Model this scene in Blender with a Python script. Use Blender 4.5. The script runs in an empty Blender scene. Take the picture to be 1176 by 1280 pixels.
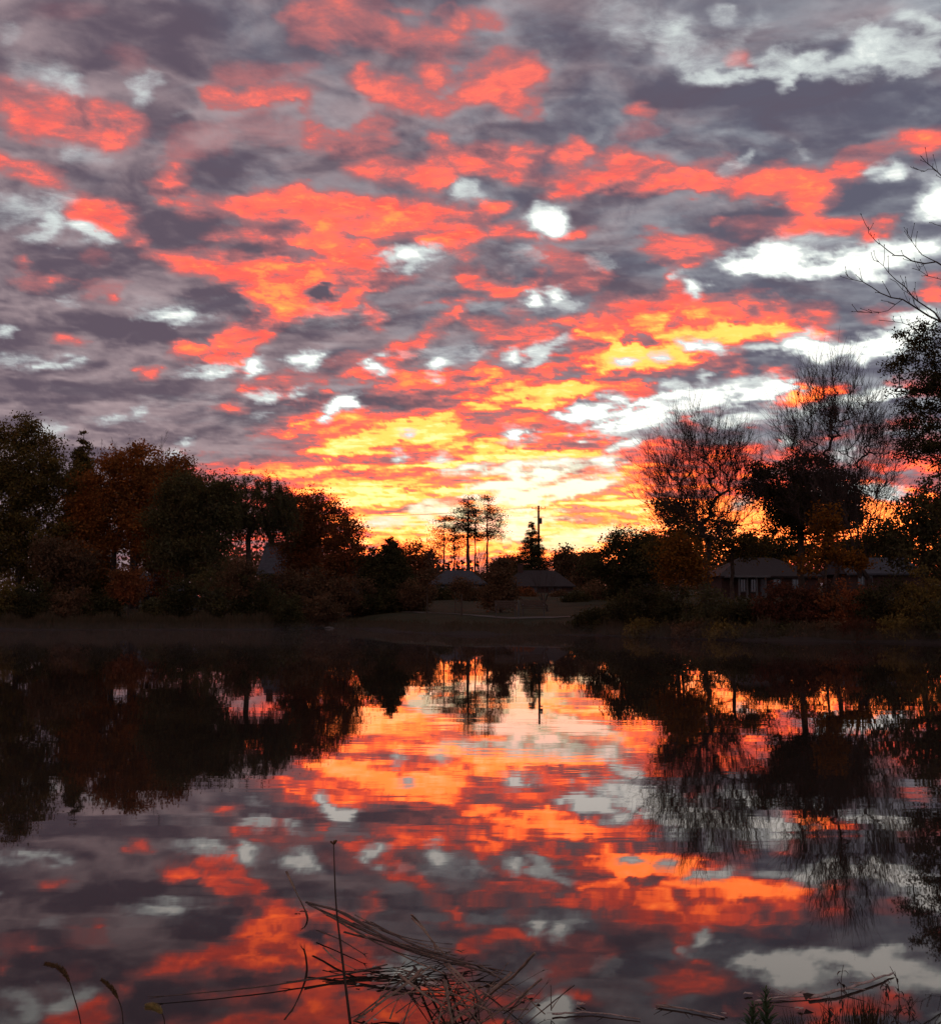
import bpy, math, random
import numpy as np

R = math.radians
SC = bpy.context.scene
COL = SC.collection

# ---------------------------------------------------------------- camera facts
FPX, CX, CY = 1500.0, 588.0, 640.0
PITCH = math.atan(117.0 / FPX)
EYE = 1.6
cp, sp = math.cos(PITCH), math.sin(PITCH)


def lin(c):
    c = c / 255.0
    return c / 12.92 if c <= 0.04045 else ((c + 0.055) / 1.055) ** 2.4


def rgb(r, g, b, k=1.0):
    return (lin(r) * k, lin(g) * k, lin(b) * k, 1.0)


# ---------------------------------------------------------------- noise helpers
def vnoise(x, y, seed=0):
    rs = np.random.RandomState(seed)
    tab = rs.rand(256, 256) * 2 - 1
    xi = np.floor(x).astype(np.int64)
    yi = np.floor(y).astype(np.int64)
    fx, fy = x - xi, y - yi
    fx = fx * fx * fx * (fx * (fx * 6 - 15) + 10)
    fy = fy * fy * fy * (fy * (fy * 6 - 15) + 10)
    a = tab[xi & 255, yi & 255]
    b = tab[(xi + 1) & 255, yi & 255]
    c = tab[xi & 255, (yi + 1) & 255]
    d = tab[(xi + 1) & 255, (yi + 1) & 255]
    return a + (b - a) * fx + (c - a) * fy + (a - b - c + d) * fx * fy


def fbm(x, y, octv=5, seed=0, gain=0.5):
    s, amp, tot = 0, 1.0, 0
    for k in range(octv):
        f = 2.03 ** k
        s = s + amp * vnoise(x * f + 17.3 * k, y * f - 9.1 * k, seed + k)
        tot += amp
        amp *= gain
    return s / tot


def sstep(e0, e1, v):
    t = np.clip((v - e0) / (e1 - e0), 0, 1)
    return t * t * (3 - 2 * t)


# ---------------------------------------------------------------- the sky
# cloud strokes on a chart of the eastern sky: x, y, half width, half height, tilt, value
# value: sun-lit red 1, orange 1.4, yellow 2, white-yellow 2.4
LIT = [
 (600,640,330,75,3,.8),(690,600,200,80,5,.95),(480,590,110,55,8,.8),(400,560,60,45,10,.75),(650,520,170,60,8,.75),(880,600,140,60,0,.8),(1090,600,120,60,0,.7),
 (50,140,60,20,-8,.95),(110,155,55,20,-8,.92),(150,155,22,9,10,1),(5,125,25,14,-30,.95),(35,158,20,10,0,1.05),
 (45,213,34,9,-15,.85),(8,203,16,8,-10,1.0),(60,225,18,7,-20,.8),(222,214,14,10,0,1.0),(195,226,6,4,0,.8),(205,241,12,4,0,.7),
 (260,120,20,9,0,.8),(320,125,60,9,5,.6),(350,125,25,7,10,.9),(388,125,12,10,-30,.95),(320,95,55,10,0,.45),(160,75,40,14,-20,.3),(60,15,50,12,0,.3),
 (380,15,30,10,5,.9),(388,172,16,14,0,.95),(425,175,52,10,3,.98),(470,162,16,14,30,.65),(230,185,35,12,20,.45),(250,170,50,12,0,.35),(340,165,60,14,-10,.35),
 (275,250,36,14,0,1.08),(312,255,42,15,-5,1.1),(375,255,38,16,-5,1.08),(420,254,45,9,0,1.05),(130,268,37,16,-5,1.12),(170,295,11,7,0,.95),
 (450,20,62,25,-5,.78),(480,30,75,22,-10,.9),(440,50,55,14,-5,.75),(500,50,46,14,0,.8),(565,8,12,16,-60,1.05),(510,0,16,5,0,1.0),(550,32,18,7,0,1.0),(600,10,30,8,0,.65),
 (530,88,17,13,-30,1.0),(490,112,42,12,-10,.85),(453,98,9,7,0,1),(520,127,40,9,0,.95),(555,120,25,10,10,.75),
 (608,95,42,24,15,1.18),(648,80,15,13,20,1.18),(632,112,26,13,0,1),(580,85,24,12,30,.8),(615,62,24,8,10,.7),(660,122,18,8,50,.65),
 (470,208,36,10,0,1.08),(490,217,22,12,0,.95),(534,170,15,7,-15,1.05),(560,205,62,16,5,1.13),(600,200,52,18,0,1.13),(585,205,20,6,0,1.3),(535,222,32,12,10,1.08),(650,190,22,9,10,.7),(639,222,8,5,0,1),
 (706,193,23,12,30,1.0),(718,175,9,7,0,.9),(665,226,10,3,10,.8),
 (740,225,62,14,0,1.08),(790,222,74,22,5,1.12),(850,232,52,17,0,1.12),(718,236,42,7,5,1.25),(815,222,60,25,-10,1.12),(900,237,62,11,8,1.08),(980,227,66,12,12,1.08),(1050,213,55,11,8,1.12),(880,212,30,10,0,.6),
 (1002,246,36,16,20,1.2),(942,254,15,6,0,.95),(1155,175,36,16,-5,1.13),(1122,182,26,8,0,.85),(1100,190,60,8,8,.5),
 (918,71,12,7,0,.75),(803,137,13,5,0,.75),(800,160,30,8,0,.4),
 (60,344,17,5,0,.95),(30,344,20,6,0,.6),(134,365,9,5,0,.9),(120,355,30,10,0,.45),(15,328,5,4,0,.8),(80,427,17,5,-5,.7),(115,314,16,5,0,.4),
 (232,325,42,10,-10,1.12),(300,335,62,18,-12,1.14),(350,345,55,22,-10,1.16),(290,290,30,6,-8,.85),(340,292,26,6,-8,1.0),(390,310,55,22,0,1.1),(230,312,30,6,0,.5),(250,328,18,4,-10,1.35),
 (380,335,52,13,10,1.42),(345,376,44,8,-18,1.5),(365,367,15,13,60,1.45),(300,372,22,10,0,1.1),(400,377,32,10,0,1.12),(310,366,16,5,-15,1.45),
 (330,405,15,12,20,1.25),(302,410,27,14,20,1.08),(310,430,16,10,0,.95),(240,437,25,8,-8,1.18),(272,446,32,9,0,1.38),(300,440,22,10,20,1.05),(182,462,10,4,0,.9),(328,484,26,6,-5,1.15),(350,472,50,9,0,.65),
 (420,262,62,20,0,1.13),(480,275,72,20,-5,1.22),(540,285,47,20,-10,1.22),(545,297,32,6,10,1.42),(480,268,14,8,0,1.35),(402,275,20,12,0,1.3),(600,266,17,7,0,1.1),
 (430,332,62,18,10,1.25),(396,332,18,8,0,1.45),(460,342,42,10,-5,1.12),(452,312,22,8,30,1.42),(440,370,26,9,30,1.12),(405,382,22,8,-10,1.28),(463,388,6,18,20,.95),
 (642,295,28,7,-3,1.18),(710,296,23,5,5,1.05),(570,322,11,3,0,.95),(585,350,18,8,-20,1.05),(620,366,16,9,0,1.08),(720,348,30,8,5,1.0),(725,340,20,7,10,1.08),(695,325,40,10,-10,.55),(665,362,15,5,0,1.05),(640,388,8,8,0,.8),
 (577,395,7,5,0,1.05),(600,415,17,8,5,1.1),(540,410,24,4,20,.75),(650,425,42,13,8,1.05),(630,445,14,10,0,.8),(570,380,32,4,0,.65),(760,370,20,10,0,.5),
 (490,440,27,9,30,1.05),(450,448,32,8,0,.7),(475,465,38,5,5,1.1),(600,457,11,5,0,1.15),(700,450,32,10,15,1.1),(545,475,60,8,5,1.1),(610,470,24,5,22,1.75),(650,475,44,5,10,1.7),(590,495,60,8,5,1.15),
 (780,420,90,28,5,1.15),(760,468,95,24,5,1.12),(820,440,90,18,3,1.12),
 (750,412,44,7,4,2.0),(780,437,46,8,8,1.95),(785,452,30,9,0,2.1),(740,470,14,5,15,1.85),(775,463,20,5,10,1.9),(690,492,62,8,5,2.0),(720,489,25,6,0,2.05),(740,400,30,6,10,1.3),
 (830,315,27,16,-15,1.0),(850,305,52,11,5,.75),(845,358,16,30,60,1.2),(838,372,12,8,40,1.6),(800,385,52,22,15,1.1),(900,366,34,5,25,1.2),(890,388,62,16,10,1.1),(960,385,64,18,-5,1.1),(1010,392,32,15,0,1.05),(930,370,40,6,5,.6),
 (880,415,60,9,5,1.8),(950,410,52,8,2,2.05),(1008,413,30,5,-5,1.85),(862,410,18,12,30,1.75),(818,405,18,6,40,1.75),(815,446,62,8,3,2.0),(850,442,30,6,0,1.9),(785,440,20,12,0,2.15),(800,398,20,5,10,1.7),
 (910,460,20,8,-15,1.1),(1040,278,47,10,-3,1.15),(985,286,38,7,15,1.05),(1115,273,11,6,0,1.05),(1100,294,17,8,0,1.12),(884,270,7,3,0,1),(935,275,40,10,0,.5),
 (975,475,12,16,-60,1.1),(1010,490,34,6,15,1.85),(1035,486,25,4,12,1.6),(1000,500,20,4,5,1.9),(1110,390,30,6,0,.95),(1170,365,14,12,0,.9),(1150,478,40,10,0,.7),
 (280,512,12,5,0,.95),(380,525,18,7,20,1.25),(374,531,12,3,20,1.7),(420,521,9,5,0,1.0),(440,540,60,16,8,1.05),(300,587,70,5,2,1.12),(345,590,55,4,2,1.35),(340,576,30,4,0,.8),
 (450,555,52,8,8,2.0),(480,547,42,6,5,2.05),(375,592,38,4,8,1.95),(440,594,27,5,5,1.95),(430,612,62,5,5,1.85),(470,606,52,5,6,2.0),(420,628,40,6,0,1.9),
 (520,537,72,7,12,2.0),(600,508,42,6,12,2.0),(560,523,44,6,15,2.05),(560,546,36,7,5,1.95),(660,492,52,7,0,2.0),(710,489,22,7,0,2.05),(680,506,32,4,0,1.95),(560,557,32,4,0,1.95),(600,557,16,6,0,1.95),(470,556,52,6,3,2.0),
 (520,580,60,4,3,2.0),(470,600,60,5,3,2.0),(640,572,44,5,-5,1.95),(700,569,60,6,0,2.0),(620,560,10,8,0,1.8),(655,565,20,5,20,1.9),
 (480,622,64,6,0,2.1),(560,612,54,5,0,2.1),(600,632,64,7,0,2.25),(480,648,90,8,0,2.15),(550,655,80,8,0,2.2),(520,675,120,12,0,2.0),(640,655,60,14,0,2.3),(720,630,60,5,0,2.1),(700,660,70,12,0,2.3),(780,635,60,5,0,1.95),(800,655,60,8,0,2.0),(740,685,120,14,0,2.2),
 (600,695,150,10,0,1.6),(560,705,120,10,0,1.15),
 (690,624,17,6,0,.95),(765,618,60,9,2,.95),(745,647,74,6,-2,1.05),(740,599,34,5,-5,.95),(500,595,95,8,0,.95),(520,567,60,6,2,.95),(570,623,54,4,2,.95),(470,640,60,4,3,1.0),(590,600,60,4,3,1.0),(750,540,64,9,10,.9),(690,547,50,10,0,.9),(655,525,45,9,0,.8),(540,635,40,3,0,1.1),(820,560,50,10,0,.9),
 (870,574,90,7,3,1.12),(1000,548,95,8,8,1.12),(960,555,70,6,0,1.3),(1130,578,70,9,0,1.08),(800,588,40,5,0,1.9),(850,590,80,6,3,1.2),(880,612,80,10,0,1.2),(930,590,60,5,5,1.4),
 (820,630,60,7,0,2.0),(900,640,80,12,0,1.8),(950,665,110,22,0,2.0),(1100,615,60,10,0,2.2),(1100,650,110,22,0,2.0),(1110,690,120,20,0,1.9),(880,690,100,14,0,2.0),
]
GAP = [
 (0,50,12,14,0,.55),(40,92,52,24,-20,.42),(78,105,24,14,-30,.85),(60,75,40,10,-30,.3),(190,95,22,8,10,.6),(170,114,16,12,60,.75),(225,140,10,5,0,.4),(98,194,15,7,-30,.65),(132,192,15,8,20,.55),(345,108,16,5,0,.4),(260,98,18,5,0,.25),
 (30,258,48,18,10,.5),(66,270,11,18,-20,.98),(104,285,24,5,-18,1.0),(40,297,18,8,20,.75),(60,250,35,6,0,.5),(75,370,15,4,-20,.5),(195,387,34,4,-3,.95),(205,391,30,4,3,1.15),(220,389,14,4,5,1.2),(245,393,14,3,0,.6),(190,375,50,10,0,.25),
 (62,455,26,5,5,1.0),(20,450,40,5,0,.55),(0,412,10,5,0,.8),(60,440,60,5,0,.2),(268,461,15,4,5,1.2),(240,462,20,2,0,.7),(311,455,12,5,30,1.2),(325,489,14,3,0,1.0),(365,487,16,3,0,.95),(385,445,20,5,5,1.2),
 (565,240,9,12,-40,.85),(573,250,16,6,0,.6),(690,50,22,12,20,.35),(750,20,38,25,0,.4),(675,132,9,9,0,.38),(720,60,50,30,0,.2),
 (676,272,22,8,-10,1.35),(690,282,14,10,0,1.35),(665,266,14,6,-10,1.25),(510,321,24,7,8,1.25),(535,316,18,6,5,1.15),(515,330,12,7,0,.8),(648,320,22,10,0,.4),(560,322,30,8,0,.3),
 (663,374,14,7,10,1.3),(681,366,8,6,0,1.25),(700,376,16,5,0,.6),(748,325,20,10,0,.45),(480,456,11,5,-20,1.3),(548,453,9,9,20,1.25),(590,440,15,4,0,.6),(550,440,50,5,0,.45),(641,444,5,4,0,1.2),(675,438,10,7,25,1.0),(690,431,12,4,20,1.0),(438,503,12,8,0,1.35),(417,512,13,6,35,1.3),
 (395,444,9,6,15,1.2),(420,395,60,10,10,.3),(520,400,60,10,10,.2),(620,385,40,6,0,.3),(130,520,60,5,5,.3),(170,516,8,3,0,.9),(140,521,14,3,0,.9),(240,551,4,3,0,.8),(318,518,14,5,20,.5),(337,529,5,3,0,.8),(60,538,24,5,0,.7),(220,565,4,3,0,.7),(300,530,60,10,0,.2),(220,498,60,8,0,.25),
 (800,10,62,30,-20,.5),(838,32,25,24,-30,.8),(910,12,15,8,-20,.65),(945,30,12,6,0,.5),(870,90,18,8,0,.85),(900,91,26,5,0,.9),(880,60,50,20,0,.5),(960,76,32,14,5,.75),(1000,78,18,10,20,1.0),(1050,80,38,10,10,.8),(1100,55,55,24,10,.85),(1108,70,22,7,0,1.05),(1160,30,27,24,0,1.0),(1140,60,42,16,20,.75),(965,102,4,8,10,.9),(1130,20,50,14,0,.8),(1020,45,50,10,20,.45),
 (925,203,11,5,40,.65),(905,214,20,7,20,.5),(988,185,6,8,-20,.4),(1105,214,10,4,0,.9),(1128,215,10,6,0,1.05),(1167,255,14,16,0,1.3),(1165,225,14,8,0,.5),
 (930,320,42,13,8,1.35),(975,318,42,13,-5,1.35),(900,323,17,8,0,1.35),(1050,327,52,9,0,1.35),(1100,322,62,11,0,1.3),(1145,312,40,10,10,1.25),(1010,295,54,9,0,.55),(960,302,20,6,0,1.2),(1085,335,18,9,0,1.25),(855,358,6,6,0,1.2),(840,345,6,4,0,.7),
 (1000,431,36,11,-5,1.4),(1050,436,52,12,-2,1.4),(1100,425,46,13,12,1.4),(1150,402,32,12,10,1.25),(885,428,20,4,-8,1.3),(940,434,20,3,0,.9),(1085,440,10,10,0,1.3),
 (882,474,7,3,0,1.1),(840,483,12,4,0,.9),(900,496,90,7,5,1.35),(940,490,46,8,5,1.35),(855,507,62,8,5,1.35),(820,520,14,14,0,1.25),(935,520,42,5,8,1.2),(950,480,30,4,15,.9),(1090,490,36,8,15,1.35),(1005,512,34,4,12,.8),(905,523,10,3,0,1.1),
 (735,515,30,8,15,1.35),(770,499,14,4,0,1.35),(798,521,70,8,8,1.35),(775,535,40,4,10,1.25),(782,556,15,4,5,1.2),(760,577,18,6,5,1.3),(832,443,10,3,0,1.1),(780,452,14,4,0,1.2),
 (643,545,11,7,0,1.35),(648,581,46,5,3,1.15),(590,583,30,5,5,1.15),(700,579,44,6,0,1.2),(655,603,62,8,8,1.3),(725,606,44,8,14,1.3),(620,588,20,3,0,1.1),(550,573,6,3,0,1.0),(500,571,4,3,0,1.1),(510,545,6,3,0,1),
 (640,620,50,10,0,1.35),(700,612,40,5,5,1.25),(560,637,30,4,0,1.1),(525,646,12,4,0,1.1),(545,632,20,5,0,1.1),(640,645,46,8,0,1.3),(640,662,24,14,0,1.2),(735,668,56,9,5,1.05),(700,682,40,6,0,.85),(480,655,30,4,0,1.0),(520,640,14,4,0,1.1),(590,655,40,6,0,1.15),
 (1058,568,20,8,0,.65),(985,550,8,4,0,1.0),(1045,612,30,10,0,1.1),(1100,612,24,9,0,1.1),(930,630,14,4,0,.8),(1010,505,10,3,0,.6),
]
# darker and lighter grey patches of the cloud deck: value -1 dark .. +1 light
SHADE = [
 (1000,130,220,50,0,-.7),(1080,255,90,25,0,-.6),(900,280,130,30,5,-.6),(960,345,90,18,0,-.5),(640,335,110,18,-5,-.6),(720,310,60,20,0,-.4),(590,245,60,18,0,-.5),(700,160,90,40,0,-.35),(560,150,120,14,0,-.4),
 (320,60,140,60,-10,-.4),(250,200,120,30,-20,-.4),(230,285,90,30,-20,-.7),(120,320,110,25,0,-.4),(260,375,60,14,-10,-.9),(150,410,120,14,-5,-.5),(100,480,130,20,-5,-.4),(240,425,60,10,0,-.5),(370,410,50,16,0,-.5),(405,360,24,14,0,-.9),(480,370,60,20,0,-.4),(420,300,60,8,0,-.3),
 (350,300,60,6,-8,-.8),(590,510,60,8,0,-.3),(520,490,60,12,0,-.3),(430,475,50,8,0,-.3),(300,555,100,20,0,.15),(130,545,120,16,0,.35),(1000,470,120,10,0,-.2),(1010,450,100,8,-5,-.4),(860,450,90,6,5,-.2),(930,520,60,12,0,-.3),(1060,530,60,14,0,-.2),
 (200,510,120,8,0,.3),(40,60,60,40,0,.3),(1090,100,100,12,0,-.6),(940,110,100,14,0,-.6),(860,150,60,30,0,.1),(780,60,50,60,0,.25),(60,240,60,20,0,.3),(700,190,60,14,0,-.4),(1060,360,60,20,0,-.3),
]
CUT = [  # grey cloud in front of lit banks: x, y, half width, half height, tilt, strength
 (405,360,22,12,-10,1),(250,375,70,12,-12,.9),(340,312,60,7,-5,.7),(430,60,14,8,0,.6),(500,12,20,10,0,.7),(590,230,50,10,10,.8),(760,250,40,8,0,.8),(830,255,60,10,0,.9),(950,262,40,8,0,.7),(475,302,60,7,-8,.55),(470,362,20,7,0,.7),(395,410,20,12,0,.8),(810,420,18,8,0,.8),(785,418,10,6,0,.7),(875,400,20,5,0,.4),(720,425,30,8,10,.4),
 (720,465,26,6,5,.8),(700,437,20,7,0,.8),(640,455,20,9,0,.7),(800,470,60,8,0,.8),(860,480,60,12,0,.9),(790,345,40,25,0,.8),(930,350,90,12,0,.8),(1000,450,60,8,0,.8),(560,240,4,4,0,.5),(960,540,120,8,5,.8),(860,540,70,14,0,.8),(1050,590,90,8,0,.6),(1050,545,90,12,5,.5),(350,560,50,16,5,.6),(620,520,50,6,0,.5),(560,505,60,5,10,.4),(1040,300,30,6,0,.8),
 (820,545,60,8,0,.7),(790,540,30,8,0,.5),
]


def paint(field, strokes, wx, wy, edge, mode='over', soft=None):
    for skirt in ((1, 0) if mode == 'over' else (0,)):
        for (x, y, rx, ry, ang, v) in strokes:
            ca, sa = math.cos(R(ang)), math.sin(R(ang))
            m = max(rx, ry) * 2.0 + 45
            sel = np.nonzero((np.abs(wx - x) < m) & (np.abs(wy - y) < m))[0]
            if len(sel) == 0:
                continue
            dx, dy = wx[sel] - x, wy[sel] - y
            if skirt:
                u = (dx * ca - dy * sa) / (rx * 1.15 + 7)
                w = (dx * sa + dy * ca) / (ry * 1.2 + 5)
                d = np.sqrt(u * u + w * w) + edge[sel] * 0.5
                a = sstep(1.55, 0.35, d) * min(v, 1.25) * .66
                field[sel] = np.maximum(field[sel], a)
                continue
            u = (dx * ca - dy * sa) / (rx * 1.08)
            w = (dx * sa + dy * ca) / (ry * 1.14)
            d = np.sqrt(u * u + w * w) + edge[sel] * 0.85
            if mode == 'add':
                field[sel] = field[sel] + sstep(1.35, 0.3, d) * v
            elif mode == 'cut':
                field[sel] = field[sel] * (1 - sstep(1.3, 0.5, d) * v)
            else:
                a = sstep(1.34, 1.34 - soft[sel], d)
                a = a * (0.93 if v < 1.3 else 1.0)
                field[sel] = field[sel] * (1 - a) + v * a


def make_sky():
    RAD = 3000.0
    azf = np.arange(-25.5, 25.51, 0.105)
    az = np.concatenate([np.arange(-180, -60, 6.0), np.arange(-60, -26, 1.0), azf, np.arange(26.2, 60, 1.0), np.arange(60, 180.1, 6.0)])
    elf = np.arange(-0.3, 31.0, 0.1)
    el = np.concatenate([np.array([-12.0, -4.0, -1.5]), elf, np.array([31.5, 32.5, 34, 37, 41, 46, 52, 58, 65, 72, 80, 86, 89.9])])
    A, E = np.meshgrid(np.radians(az), np.radians(el))
    dx = (np.sin(A) * np.cos(E)).ravel()
    dy = (np.cos(A) * np.cos(E)).ravel()
    dz = np.sin(E).ravel()
    nA, nE = len(az), len(el)
    # chart coordinates of each direction (a flat chart of the eastern sky)
    fwd = dy * cp + dz * sp
    up = -dy * sp + dz * cp
    front = fwd > 0.35
    f2 = np.where(front, fwd, 1.0)
    px = np.where(front, CX + FPX * dx / f2, -9999)
    py = np.where(front, CY - FPX * up / f2, -9999)
    # cloud-deck coordinates: the deck is a flat layer seen in perspective
    k = 1.0 / (np.maximum(dz, 0) + 0.15)
    U, V = dx * k, dy * k
    sz = (np.maximum(dz, 0) + 0.10) / 0.6
    f1 = 4.2
    wx = px + fbm(U * f1, V * f1 * .9, 5, 3) * 34 * sz ** .8 + fbm(U * 15, V * 18, 5, 33, .65) * 30 * sz ** .9
    wy = py + fbm(U * f1, V * f1 * .9, 5, 11) * 20 * sz ** 1.0 + fbm(U * 15, V * 18, 5, 44, .65) * 19 * sz
    edge = fbm(U * 14, V * 14, 5, 21, .65)
    edge2 = fbm(U * 15 + 5, V * 15, 5, 71, .65)
    n0 = len(px)
    L = np.maximum(0, fbm(U * 3, V * 4, 5, 91) - .12) * (~front) * 3.0
    L = np.clip(L, 0, 1.1)
    G = np.clip(fbm(U * 2.5 + 9, V * 3.5, 5, 61) - .2, 0, 1) * (~front) * 2.2
    S = fbm(U * 2.2, V * 3.0, 5, 51, .55) * .5 - .12
    # cumulus relief of the deck: cells with thin bright seams, and a light side
    wu, wv = U * 6.5 + fbm(U * 6, V * 7, 3, 151) * .45, V * 7.2 + fbm(U * 6, V * 7, 3, 161) * .45
    cell = fbm(wu, wv, 3, 171, .45)
    ridge = np.exp(-(cell / .16) ** 2)
    relief = np.clip((fbm(wu, wv, 5, 181, .5) - fbm(wu + .22, wv + .55, 5, 181, .5)) * 1.9, -1, 1)
    puff = fbm(wu * 2.1, wv * 2.1, 6, 191, .6)
    r2 = np.clip((fbm(wu * 2.6, wv * 2.3, 5, 195, .6) - fbm(wu * 2.6 + .2, wv * 2.3 + .5, 5, 195, .6)) * 1.9, -1, 1)
    S = S + ridge * .22 - .10 + relief * .44 + puff * .22 + r2 * .20
    soft = np.clip(.95 + fbm(U * 5 + 3, V * 6, 3, 133) * 1.0, .55, 1.3) + .35 * sstep(.25, .5, dz)
    lit = [(x, y, rx * 1.08, ry * 1.35, a, v) if v >= 1.7 else (x, y, rx, ry, a, v) for x, y, rx, ry, a, v in LIT]
    paint(L, lit, wx, wy, edge, 'over', soft)
    paint(L, CUT, wx, wy, edge2, 'cut')
    L = L + edge2 * .16 * sstep(.2, .6, L) + fbm(U * 30, V * 42, 3, 87, .6) * .10 * sstep(.5, 1.0, L)
    L = L * (1 + np.minimum(.10 * ridge + .36 * relief + .45 * puff + .30 * r2 - .06, .06 + .3 * sstep(430, 520, py)) * sstep(.25, .7, L) * sstep(1.7, 1.2, L))
    # near the sun small cells of the deck catch yellow light
    glow = np.exp(-((px - 640) / 300) ** 2 - ((py - 630) / 125) ** 2)
    L = L + glow * (fbm(U * 11, V * 24, 6, 97, .62) * 1.6 + .30)
    gaps = [(x, y, rx, ry * (.78 if (y > 560 and x < 850) else 1), a, v * (.78 if (y < 240 and x < 800) else 1)) for x, y, rx, ry, a, v in GAP]
    paint(G, gaps, wx, wy, edge2 * 1.4, 'over', soft)
    G = np.maximum(G, ridge * .16 * sstep(.55, .1, L))
    G = G + edge * .14 * sstep(.1, .4, G)
    paint(S, SHADE, wx, wy, edge * .6, 'add')
    g1 = np.exp(-((px - 680) / 300) ** 2 - ((py - 700) / 150) ** 2)
    g2 = np.exp(-((px - 640) / 520) ** 2 - ((py - 680) / 170) ** 2) * .4
    # clouds overhead are nearer and softer-edged than those low down
    def soften(F, lo, hi):
        F = F.reshape(nE, nA)
        out = F.copy()
        ker = np.exp(-(np.arange(-9, 10) / 3.6) ** 2)
        ker /= ker.sum()
        P = np.pad(F, 9, mode='edge')
        Q = sum(ker[q] * P[:, q:q + nA] for q in range(19))
        Q = sum(ker[q] * Q[q:q + nE] for q in range(19))
        m = sstep(.06, .42, dz.reshape(nE, nA)) * (hi - lo) + lo
        inner = ((np.degrees(A) > -25) & (np.degrees(A) < 25) & (np.degrees(E) > .5) & (np.degrees(E) < 29.5))
        out = np.where(inner, F * (1 - m) + Q * m, F)
        return out.ravel()
    L = soften(L, .0, .38)
    G = soften(G, .0, .3)
    GL = np.where(front, np.clip(np.maximum(g1, g2), 0, 1), 0)
    verts = np.stack([dx, dy, dz], 1) * RAD
    i = np.arange(nE - 1)[:, None] * nA + np.arange(nA - 1)[None, :]
    i = i.ravel()
    faces = np.stack([i, i + 1, i + 1 + nA, i + nA], 1)[:, ::-1]
    me = mesh_np('sky', verts, faces)
    at = me.attributes.new('clouds', 'FLOAT_COLOR', 'POINT')
    buf = np.stack([np.clip(L, 0, 3), np.clip(G, 0, 2), GL, S], 1).astype(np.float32)
    at.data.foreach_set('color', buf.ravel())
    me.polygons.foreach_set('use_smooth', [True] * len(faces))
    o = bpy.data.objects.new('sky', me)
    COL.objects.link(o)
    o['kind'] = 'structure'
    me.materials.append(sky_material())
    return o


def mesh_np(name, verts, faces):
    """verts (n,3), faces (m,k) all of k corners"""
    verts = np.asarray(verts, np.float32)
    faces = np.asarray(faces, np.int32)
    me = bpy.data.meshes.new(name)
    m, k = faces.shape
    me.vertices.add(len(verts))
    me.vertices.foreach_set('co', verts.ravel())
    me.loops.add(m * k)
    me.loops.foreach_set('vertex_index', faces.ravel())
    me.polygons.add(m)
    me.polygons.foreach_set('loop_start', np.arange(m, dtype=np.int32) * k)
    me.polygons.foreach_set('loop_total', np.full(m, k, np.int32))
    me.update(calc_edges=True)
    return me


class NT:
    """small helper to write node trees"""
    def __init__(s, tree):
        s.t = tree
        s.t.nodes.clear()

    def n(s, typ, **kw):
        nd = s.t.nodes.new(typ)
        for k, v in kw.items():
            setattr(nd, k, v)
        return nd

    def link(s, a, b):
        s.t.links.new(a, b)

    def set(s, sock, v):
        if isinstance(v, bpy.types.NodeSocket):
            s.link(v, sock)
        else:
            sock.default_value = v

    def math(s, op, a, b=0.0, c=0.0, clamp=False):
        nd = s.n('ShaderNodeMath', operation=op, use_clamp=clamp)
        s.set(nd.inputs[0], a)
        s.set(nd.inputs[1], b)
        if len(nd.inputs) > 2:
            s.set(nd.inputs[2], c)
        return nd.outputs[0]

    def smooth(s, v, a, b, lo=0.0, hi=1.0):
        nd = s.n('ShaderNodeMapRange', interpolation_type='SMOOTHSTEP')
        s.set(nd.inputs[0], v)
        nd.inputs[1].default_value, nd.inputs[2].default_value = a, b
        nd.inputs[3].default_value, nd.inputs[4].default_value = lo, hi
        return nd.outputs[0]

    def mix(s, f, a, b, typ='MIX'):
        nd = s.n('ShaderNodeMix', data_type='RGBA', blend_type=typ, clamp_result=False, clamp_factor=True)
        s.set(nd.inputs[0], f)
        s.set(nd.inputs[6], a)
        s.set(nd.inputs[7], b)
        return nd.outputs[2]

    def noise(s, vec, scale, detail=4, rough=.55, dist=0.0):
        nd = s.n('ShaderNodeTexNoise')
        if vec is not None:
            s.link(vec, nd.inputs['Vector'])
        nd.inputs['Scale'].default_value = scale
        nd.inputs['Detail'].default_value = detail
        nd.inputs['Roughness'].default_value = rough
        nd.inputs['Distortion'].default_value = dist
        return nd.outputs[0]


def new_mat(name):
    m = bpy.data.materials.new(name)
    m.use_nodes = True
    return m, NT(m.node_tree)


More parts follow.
